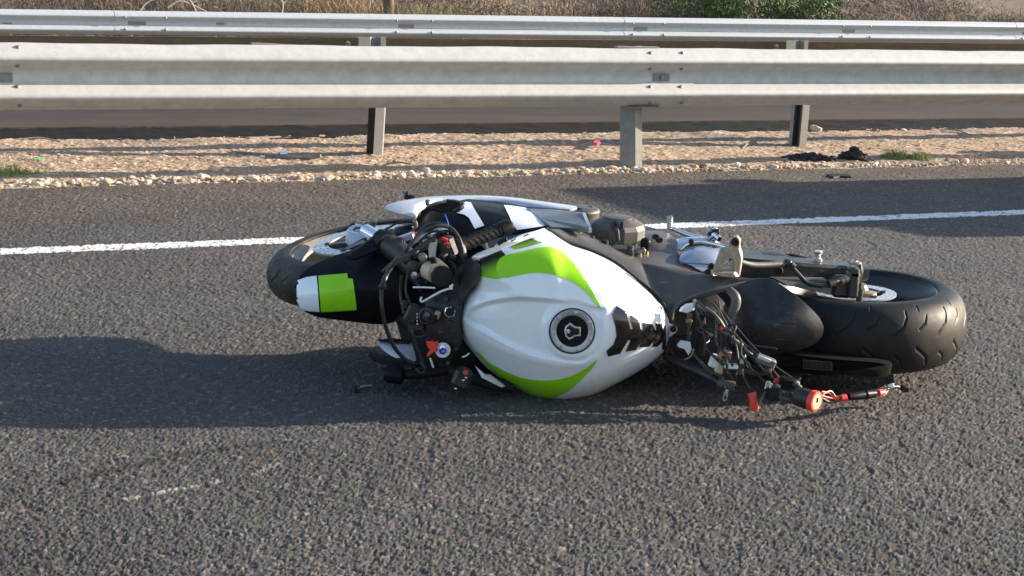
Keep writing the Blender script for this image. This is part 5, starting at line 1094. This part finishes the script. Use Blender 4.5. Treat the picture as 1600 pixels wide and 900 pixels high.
mb = MB(); mb.tube(F3([(1372,614,4.12),(1380,613,4.14)]), .0085, 10, smoothpath=False); part(mb, 'red_band', 'redtape', loom)
conn(1392, 603, 4.17, .016, .010, 'zip', -.4, .012, nm='terminal'); conn(1414, 607, 4.19, .022, .016, 'matte', .2, .02); conn(1368, 618, 4.11, .004, .004, 'brass', 0, .004, nm='terminal')
# ---------------------------------------------------------------- front end: mudguard
YOFF = -0.11
fm = pan('front_mudguard', [(583,369,4.50),(572,377,4.50),(548,391,4.50),(515,402,4.50),(486,416,4.48),(469,431,4.46),(463,447,4.45),(463,466,4.44),(468,481,4.44),(480,489,4.44),(500,496,4.43),(545,502,4.43),(590,507,4.43),(615,503,4.43),(628,480,4.40),(626,440,4.40),(610,408,4.43),(595,385,4.47)], (545,448,4.44), (0, -.045, .004), 'gloss', sub=4, k=2.4, th=.006)
MBV = bvh_of(fm)
sticker([(463,444),(466,438),(480,433.5),(495,431.5),(497,450),(499.5,487),(485,486),(471,484),(463,467),(461.8,455)], MBV, 'white_patch', 'white', fm, smooth=0, h=.002)
sticker([(497.5,431.5),(520,429.5),(543,427.5),(544,435.5),(551.5,436),(555,460),(557.5,484),(530,486),(502,487.5)], MBV, 'green_patch', 'green', fm, smooth=0, h=.002)
pan('mudguard_ridge', [(540,401,4.40),(560,388,4.42),(583,369,4.46),(590,378,4.44),(592,388,4.42),(575,396,4.40),(556,404,4.385)], (568,388,4.42), (0, -.006, .008), 'gloss', parent=fm, sub=4)
# fork leg, brake bracket
mb = MB(); mb.tube(F3([(556,356,4.70),(566,361,4.66),(580,368,4.62)]), .021, 20, smoothpath=False); part(mb, 'fork_shoe', 'darkmetal')
mb = MB(); mb.tube(F3([(572,361,4.58),(604,380,4.47)]), .0195, 22, smoothpath=False); part(mb, 'fork_tube', 'chrome')
mb = MB(); mb.tube(F3([(592,374,4.47),(598,377,4.46),(599,378,4.46),(607,383,4.44)]), [.028, .030, .034, .034], 22, smoothpath=False); part(mb, 'fork_seal', 'matte')
mb = MB(); mb.tube(F3([(605,382,4.45),(628,398,4.42),(650,420,4.40),(672,448,4.36)]), [.0315, .0315, .031, .028], 22, smoothpath=False); part(mb, 'fork_outer_tube', 'darkmetal')
mb = MB(); mb.tube(F3([(598,470,4.55),(640,500,4.46),(685,520,4.36)]), .026, 16, smoothpath=False); part(mb, 'fork_outer_tube', 'satin')
mb = MB(); mb.plate(F3([(540,361,4.58),(546,352,4.61),(556,347,4.64),(566,349,4.62),(572,356,4.60),(568,362,4.58),(560,366,4.565)]), Vector((0, .02, -.02))); cb = part(mb, 'caliper_bracket', 'silverpaint')
mb = MB(); mb.plate(F3([(540,362,4.575),(560,367,4.56),(569,363,4.57),(581,368,4.555),(566,374,4.55),(546,386,4.55),(539,380,4.56)]), Vector((0, .04, .0))); part(mb, 'bracket_side', 'silverpaint', cb)
for L in ([(546,354),(549,351),(555,350)], [(552,360),(556,356),(563,356)]):
    mb = MB(); mb.tube(F2(L, 4.588), .0025, 6, smoothpath=False); part(mb, 'bracket_slot', 'matte', cb)
mb = MB(); mb.lathe(W(562, 348, 4.66), ZV, [(-.03, .014), (.0, .014), (.002, .010), (.004, .010), (.004, .0002)], 16); mb.lathe(W(582, 347, 4.68), Vector((.3, -.2, 1)), [(-.02, .012), (.006, .012), (.010, .008)], 12); part(mb, 'axle_clamp_bolt', 'bronze', cb)
mb = MB(); mb.box(W(630, 366, 4.58), .06, .05, .045, X=Vector((.95, 0, .2)), bev=.25); mb.box(W(612, 372, 4.58), .05, .05, .035, X=Vector((.9, 0, .3)), bev=.25); part(mb, 'front_caliper', 'darkmetal')
for (L, r, m) in [([(590,365,4.6),(615,360,4.6),(632,355,4.6),(648,350,4.58)], .004, 'cable'), ([(640,366,4.5),(648,360,4.5),(650,352,4.5),(648,346,4.5)], .0055, 'grey'), ([(646,347,4.5),(650,343,4.5)], .004, 'brass'), ([(600,362,4.6),(618,350,4.6),(640,346,4.6)], .003, 'cable')]:
    mb = MB(); mb.tube(F3(L), r, 8); part(mb, 'brake_line', m)
mb = MB(); mb.box(W(650, 366, 4.48), .016, .02, .010, X=Vector((1, 0, -.3))); part(mb, 'red_tab', 'red')
YOFF = 0.0
# ---------------------------------------------------------------- yoke, headlight shell and dark mass of the steering head
pan('cockpit_shell', [(603,420,4.42),(618,392,4.42),(650,372,4.42),(700,362,4.42),(745,378,4.40),(762,400,4.36),(750,440,4.34),(728,470,4.32),(722,520,4.30),(742,560,4.30),(735,592,4.30),(690,600,4.30),(650,580,4.33),(630,540,4.36),(618,500,4.38),(604,470,4.40)], (680,480,4.34), (0, -.03, 0), 'matte', th=.14, sub=4)
pan('tank_apron', [(740,400,4.12),(747,412,4.092),(751,426,4.088),(748,436,4.09),(739,449,4.10),(726,463,4.12),(719,480,4.13),(704,470,4.18),(706,440,4.2),(722,412,4.2)], (730,438,4.14), (0, -.012, 0), 'satin', sub=4)
yk = plate('top_yoke', [(664,474,4.15),(676,466,4.15),(690,459,4.15),(706,458,4.15),(720,466,4.14),(722,484,4.13),(718,505,4.13),(722,528,4.13),(716,552,4.14),(700,566,4.15),(680,568,4.15),(668,552,4.15),(662,520,4.15),(660,495,4.15)], None, (.002, .035, 0), 'satin')
mb = MB(); mb.lathe(W(703.5, 487, 4.125), Vector((-.1, -1, .1)), [(-.01, .0165), (.010, .016), (.013, .0145), (.0135, .012), (.010, .011), (.010, .0002)], 6, ref=Vector((1, 0, .3))); part(mb, 'steering_nut', 'chrome', yk)
mb = MB(); mb.lathe(W(703.5, 487, 4.112), Vector((-.1, -1, .1)), [(-.004, .0115), (.002, .0115), (.003, .010), (.003, .0002)], 24); part(mb, 'steering_nut_cap', 'matte', yk)
for u, v, r in ((697, 467, .0065), (702, 504, .0055), (677, 468, .006), (700, 567, .005), (712, 545, .005)):
    mb = MB(); mb.lathe(W(u, v, 4.13), Vector((-.1, -1, .1)), [(-.01, r), (.006, r), (.008, r*.8), (.008, r*.45), (.004, r*.4), (.004, .0002)], 14); part(mb, 'bolt', 'darkmetal', yk)
mb = MB(); mb.lathe(W(668, 493, 4.12), Vector((-.15, -1, .1)), [(-.02, .023), (.014, .0225), (.018, .020), (.019, .016), (.008, .014), (.008, .0002)], 28); ig = part(mb, 'ignition_lock', 'satin')
mb = MB(); mb.lathe(W(668, 492, 4.105), Vector((-.1, -1, .3)), [(-.01, .0075), (.006, .0075), (.008, .005), (.008, .0002)], 16); part(mb, 'lock_core', 'grey', ig)
mb = MB(); mb.box(W(683, 492, 4.105), .014, .012, .022, X=Vector((.9, 0, -.3)), bev=.2); part(mb, 'lock_tag', 'bronze', ig)
mb = MB(); mb.box(W(676, 496, 4.10), .026, .010, .012, X=Vector((.95, 0, .2)), bev=.3); part(mb, 'key_head', 'matte', ig)
mb = MB(); mb.box(W(645, 490, 4.14), .036, .03, .05, X=Vector((.9, 0, -.4)), bev=.2); mb.box(W(634, 476, 4.15), .02, .02, .03, bev=.3); mb.box(W(650, 508, 4.15), .04, .02, .03, bev=.2); part(mb, 'switch_connector_block', 'satin')
for k in range(4): mb = MB(); mb.box(W(652, 491 + k*5, 4.122), .004, .003, .004); part(mb, 'print_mark', 'zip')
# damper knob: white washer, blue nut, red tape
mb = MB(); mb.lathe(W(692, 547, 4.125), Vector((-.12, -1, .06)), [(-.004, .0195), (.004, .0195), (.006, .018), (.006, .0002)], 32); wsh = part(mb, 'white_washer', 'zip')
mb = MB(); mb.lathe(W(692.5, 548, 4.115), Vector((-.12, -1, .06)), [(0, .0095), (.010, .0095), (.012, .0075), (.012, .0002)], 6); part(mb, 'blue_nut', 'blue', wsh)
mb = MB(); mb.lathe(W(692, 543, 4.117), Vector((-.1, -1, .2)), [(0, .0075), (.006, .007), (.007, .0002)], 14); part(mb, 'nut_collar', 'silver', wsh)
mb = MB(); mb.lathe(W(693, 549, 4.102), Vector((-.12, -1, .06)), [(0, .0028), (.0015, .002), (.0016, .0002)], 10); part(mb, 'nut_centre', 'silver', wsh)
plate('red_tape', [(665.5,533),(671,534),(674,533),(679,535),(683,533),(684,540),(681,545),(683,548),(674,553),(667,559),(667,553),(672,547),(667,541)], 4.112, (.002, .006, 0), 'redtape')
for L, r in [([(645,449,4.10),(662,449,4.10),(680,450,4.10)], .0022), ([(659,464,4.10),(657,469,4.10),(661,471,4.10),(675,463,4.09),(690,455,4.09),(704,450,4.09),(707,444,4.09)], .0026), ([(703,446,4.088),(706,452,4.088)], .0032), ([(722,558,4.13),(728,556,4.13),(733,552,4.13)], .002), ([(672,560,4.12),(677,574,4.13)], .0026)]:
    mb = MB(); mb.tube(F3(L), r, 8); part(mb, 'cable_tie', 'zip')
# ---------------------------------------------------------------- right handlebar
g0 = W(716, 385, 4.22); g1 = W(800, 352, 4.30)
hb_ = MB(); hb_.tube(F3([(690,405,4.17),(704,392,4.20),(800,354,4.30)]), .011, 12, smoothpath=False); hbar = part(hb_, 'right_handlebar', 'darkmetal')
gd = (g1-g0); mb = MB(); R_ = []
gl = gd.length; gdn = gd.normalized()
prf = [(0, .016), (.002, .021), (.010, .021), (.012, .0175)] + [(.012 + k*(gl*.70-.012)/40, .0175 + .0006*((k % 2))) for k in range(41)] + [(gl*.71, .0195), (gl*.74, .0195), (gl*.745, .0175), (gl*.76, .0175)]
mb.lathe(g0, gdn, prf, 28); gp = part(mb, 'throttle_grip', 'rubber', sharp=60)
nn_ = gdn.orthogonal().normalized(); bb_ = gdn.cross(nn_)
for k in range(6):
    for side in range(4):
        a = side*math.pi/2 + .4; p = g0 + gdn*(.025 + k*.0155); P3 = [p + gdn*(.012*t) + (nn_*math.cos(a + t*.9) + bb_*math.sin(a + t*.9))*.0185 for t in (0, .5, 1)]
        mb = MB(); mb.tube(P3, .0012, 5); part(mb, 'grip_rib', 'rubber', gp)
mb = MB(); mb.lathe(g0 + gdn*gl*.76, gdn, [(0, .0175), (.002, .020), (gl*.17, .0205), (gl*.21, .0185), (gl*.235, .013), (gl*.24, .0005)], 28); part(mb, 'bar_end', 'gloss', hbar)
mb = MB(); mb.tube(F3([(712,376,4.22),(719,386,4.21),(722,400,4.20),(720,410,4.20)]), [.012, .014, .013, .010], 14); part(mb, 'throttle_collar', 'satin', hbar)
mb = MB(); mb.box(W(700, 387, 4.20), .044, .04, .062, X=Vector((.85, 0, .35)), bev=.25); sh = part(mb, 'switch_housing', 'satin')
conn(695, 374, 4.165, .016, .008, 'red', .35, .012, nm='kill_switch', parent=sh); conn(698, 381, 4.168, .014, .010, 'red', .2, .010, nm='kill_switch', parent=sh)
mb = MB(); mb.lathe(W(701, 386, 4.172), Vector((0, -1, .1)), [(0, .0075), (.005, .007), (.006, .0002)], 16); part(mb, 'start_button', 'satin', sh)
mb = MB(); R = []
for k in range(15):
    a = math.radians(40 + 280*k/14); c = W(701, 385.6, 4.1645); d = Vector((math.cos(a), 0, math.sin(a)))
    R.append(c + d*.003)
mb.tube(R, .0006, 5, smoothpath=False); part(mb, 'switch_symbol', 'zip', sh)
conn(707, 402, 4.17, .018, .010, 'matte', .3, .02, nm='switch_clamp', parent=sh)
# master cylinder, lever, reservoir
mb = MB(); mb.tube(F3([(640,385,4.22),(654,374,4.23),(672,366,4.23),(690,358,4.24),(700,358,4.24)]), [.004, .006, .007, .006, .004], 10); part(mb, 'brake_lever', 'silver')
mb = MB(); mb.box(W(668, 384, 4.23), .05, .04, .03, X=Vector((.9, 0, .4)), bev=.3); mb.box(W(652, 397, 4.24), .04, .04, .03, X=Vector((.9, 0, .4)), bev=.3); part(mb, 'master_cylinder', 'darkmetal')
plate('reservoir_bracket', [(672,375),(684,374),(682,388),(680,402),(670,403),(669,388)], 4.16, (0, .004, 0), 'silver')
mb = MB(); mb.lathe(W(677, 375, 4.155), Vector((0, -1, .2)), [(0, .006), (.005, .006), (.006, .003)], 10); mb.lathe(W(677, 407, 4.15), Vector((0, -1, .2)), [(-.005, .0095), (.007, .009), (.009, .007), (.009, .004), (.004, .003)], 16); part(mb, 'bracket_bolt', 'matte')
ra_ = (W(690, 431, 4.12) - W(670, 416, 4.17)).normalized()
mb = MB(); mb.lathe(W(674, 424, 4.16), (W(690, 431, 4.12) - W(674, 424, 4.17)).normalized(), [(-.018, .012), (-.016, .0235), (.0, .0245), (.028, .0245)], 30); rs_ = part(mb, 'brake_fluid_reservoir', 'cream')
pan('reservoir_arm', [(680,402,4.15),(688,406,4.145),(700,416,4.14),(702,424,4.14),(686,424,4.145),(676,414,4.15)], (688,415,4.143), (0, -.003, .002), 'cream', parent=rs_, sub=3)
mb = MB(); mb.lathe(W(690, 432, 4.13), (W(690, 431, 4.11) - W(676, 424, 4.16)).normalized() * .5 + Vector((0, -.6, .1)), [(-.010, .027), (.006, .0278), (.010, .0262), (.0115, .022), (.0115, .0002)], 20); part(mb, 'reservoir_cap', 'matte', rs_)
plate('reservoir_strap', [(672,416),(676,415),(679,423),(677,428),(673,424)], 4.125, (0, .003, 0), 'silver', rs_)
# cables round the steering head
cabs = [([(597,448,4.10),(596,470,4.08),(599,495,4.08),(606,520,4.09),(618,545,4.10),(634,562,4.12),(650,568,4.14)], .0052, 'cable'), ([(598,425,4.14),(612,412,4.14),(630,396,4.14),(645,378,4.15),(662,362,4.17),(684,353,4.18),(704,356,4.19),(716,370,4.18),(722,386,4.17),(723,402,4.17)], .0048, 'satin'),
        ([(605,424,4.12),(622,405,4.12),(640,396,4.13),(662,382,4.14),(680,370,4.15)], .0058, 'satin'), ([(597,452,4.10),(600,440,4.10),(604,430,4.11),(612,418,4.12)], [.0065, .007, .006, .005], 'satin'), ([(648,372,4.2),(668,352,4.22),(692,350,4.22),(706,360,4.2)], .0045, 'cable'),
        ([(655,378,4.22),(675,362,4.22),(700,364,4.2)], .0035, 'cable'), ([(640,420,4.2),(634,450,4.2),(640,475,4.18)], .004, 'cable'), ([(628,430,4.22),(626,460,4.22),(632,490,4.2)], .005, 'cable'), ([(662,410,4.2),(650,430,4.2),(655,450,4.18)], .004, 'cable'),
        ([(642,500,4.15),(646,525,4.14),(655,550,4.14),(662,570,4.14)], .004, 'cable'), ([(640,515,4.15),(652,527,4.13),(668,523,4.12)], .004, 'cable'), ([(700,405,4.18),(712,420,4.18),(716,445,4.16),(722,460,4.15)], .0045, 'cable'), ([(723,405,4.18),(728,425,4.18),(718,450,4.17)], .0035, 'cable')]
for L, r, m in cabs: mb = MB(); mb.tube(F3(L), r, 10); part(mb, 'cable', m)
mb = MB(); mb.lathe(W(598, 448, 4.095), Vector((0, -.6, -.8)), [(-.006, .008), (-.004, .010), (.004, .010), (.006, .008)], 14); part(mb, 'cable_ferrule', 'satin')
for (u, v, Y, r, m) in [(650, 392, 4.18, .006, 'silver'), (625, 378, 4.32, .010, 'darkmetal'), (661, 402, 4.18, .009, 'bronze'), (645, 416, 4.2, .012, 'darkmetal'), (648, 432, 4.19, .006, 'bolt'), (666, 378, 4.19, .006, 'brass'), (635, 405, 4.22, .011, 'darkmetal'), (655, 440, 4.2, .010, 'matte'), (648, 428, 4.18, .004, 'zip')]:
    mb = MB(); mb.lathe(W(u, v, Y), Vector((random.uniform(-.4, .4), -1, random.uniform(0, .6))), [(-.01, r*1.3), (.004, r*1.3), (.005, r), (.012, r), (.014, r*.6), (.014, .0002)], 12); part(mb, 'fitting', m)
mb = MB(); mb.box(W(634, 372, 4.35), .05, .04, .018, X=Vector((.9, 0, .35)), bev=.2); part(mb, 'steering_bracket', 'heel'); mb = MB(); mb.box(W(648, 402, 4.25), .05, .04, .03, X=Vector((.8, 0, .5)), bev=.2); part(mb, 'steering_bracket', 'darkmetal')
# ---------------------------------------------------------------- left bar and parts below
mb = MB(); mb.tube(F3([(690,570,4.22),(722,588,4.17),(770,600,4.15),(800,604,4.16)]), [.012, .016, .0175, .0175], 18, smoothpath=False); part(mb, 'left_grip', 'matte')
lsw = conn(722, 590, 4.10, .045, .050, 'satin', .4, .05, nm='left_switch_housing', parent=B); mb = MB(); mb.lathe(W(727.5, 582, 4.07), Vector((-.1, -1, .2)), [(0, .0070), (.006, .0062), (.007, .0002)], 14); part(mb, 'red_button', 'red', lsw)
for u, v in ((728, 590), (724, 594), (712, 607)): mb = MB(); mb.box(W(u, v, 4.066), .006, .003, .003); part(mb, 'switch_print', 'zip', lsw)
pan('left_fairing_wedge', [(590,534,4.22),(612,533,4.24),(640,534,4.24),(646,545,4.22),(650,563,4.20),(636,566,4.19),(612,556,4.19),(597,545,4.20)], (622,548,4.21), (0, -.008, .004), 'silverpaint', sub=3)
plate('wedge_edge', [(590,533,4.215),(612,531,4.23),(642,534,4.23),(640,538,4.225),(610,536,4.22)], None, (0, .02, 0), 'matte')
mb = MB(); mb.plate(F3([(575,557,4.18),(600,562,4.17),(632,562,4.17),(634,568,4.17),(660,570,4.17),(655,576,4.17),(600,572,4.17),(583,566,4.18)]), Vector((0, .05, 0))); part(mb, 'left_lever_guard', 'matte')
mb = MB(); mb.lathe(W(606, 584, 4.15), Vector((1, -.2, -.05)), [(-.008, .008), (-.006, .020), (.004, .0235), (.034, .0235), (.040, .020), (.041, .0005)], 28); part(mb, 'left_bar_end', 'gloss')
mb = MB(); mb.tube(F3([(632,585,4.16),(660,584,4.17),(700,578,4.2)]), .012, 12, smoothpath=False); part(mb, 'left_handlebar', 'matte')
mb = MB(); mb.tube(F3([(655,566,4.14),(662,572,4.13),(664,580,4.13),(656,583,4.13),(650,576,4.13)]), .0035, 8); part(mb, 'wire_loop', 'cable')
pan('left_side_fairing', [(640,560,4.34),(700,560,4.34),(800,575,4.34),(850,580,4.36),(890,585,4.40),(880,592,4.44),(840,598,4.42),(760,600,4.40),(660,596,4.36)], (760,584,4.37), (0, -.01, -.004), 'matte', th=.03, sub=3)
mb = MB(); mb.plate(F3([(742,572,4.13),(758,586,4.12),(766,586,4.12),(790,604,4.12),(784,606,4.12),(752,590,4.12)]), Vector((0, .01, 0))); part(mb, 'tank_lower_seam', 'silverpaint')
# loose connector on the road at the left
tl = thing('loose_connector', G(565, 608), 'small green tipped black connector lying on the asphalt left of the motorcycle', 'connector')
mb = MB(); mb.box(G(558, 608, .010), .016, .012, .018, bev=.2); mb.build('plug', M['matte'], tl)
mb = MB(); mb.tube([G(560, 606, .015), G(568, 603, .014), G(580, 602, .008)], .0022, 8); mb.build('lead', M['greenpl'], tl)
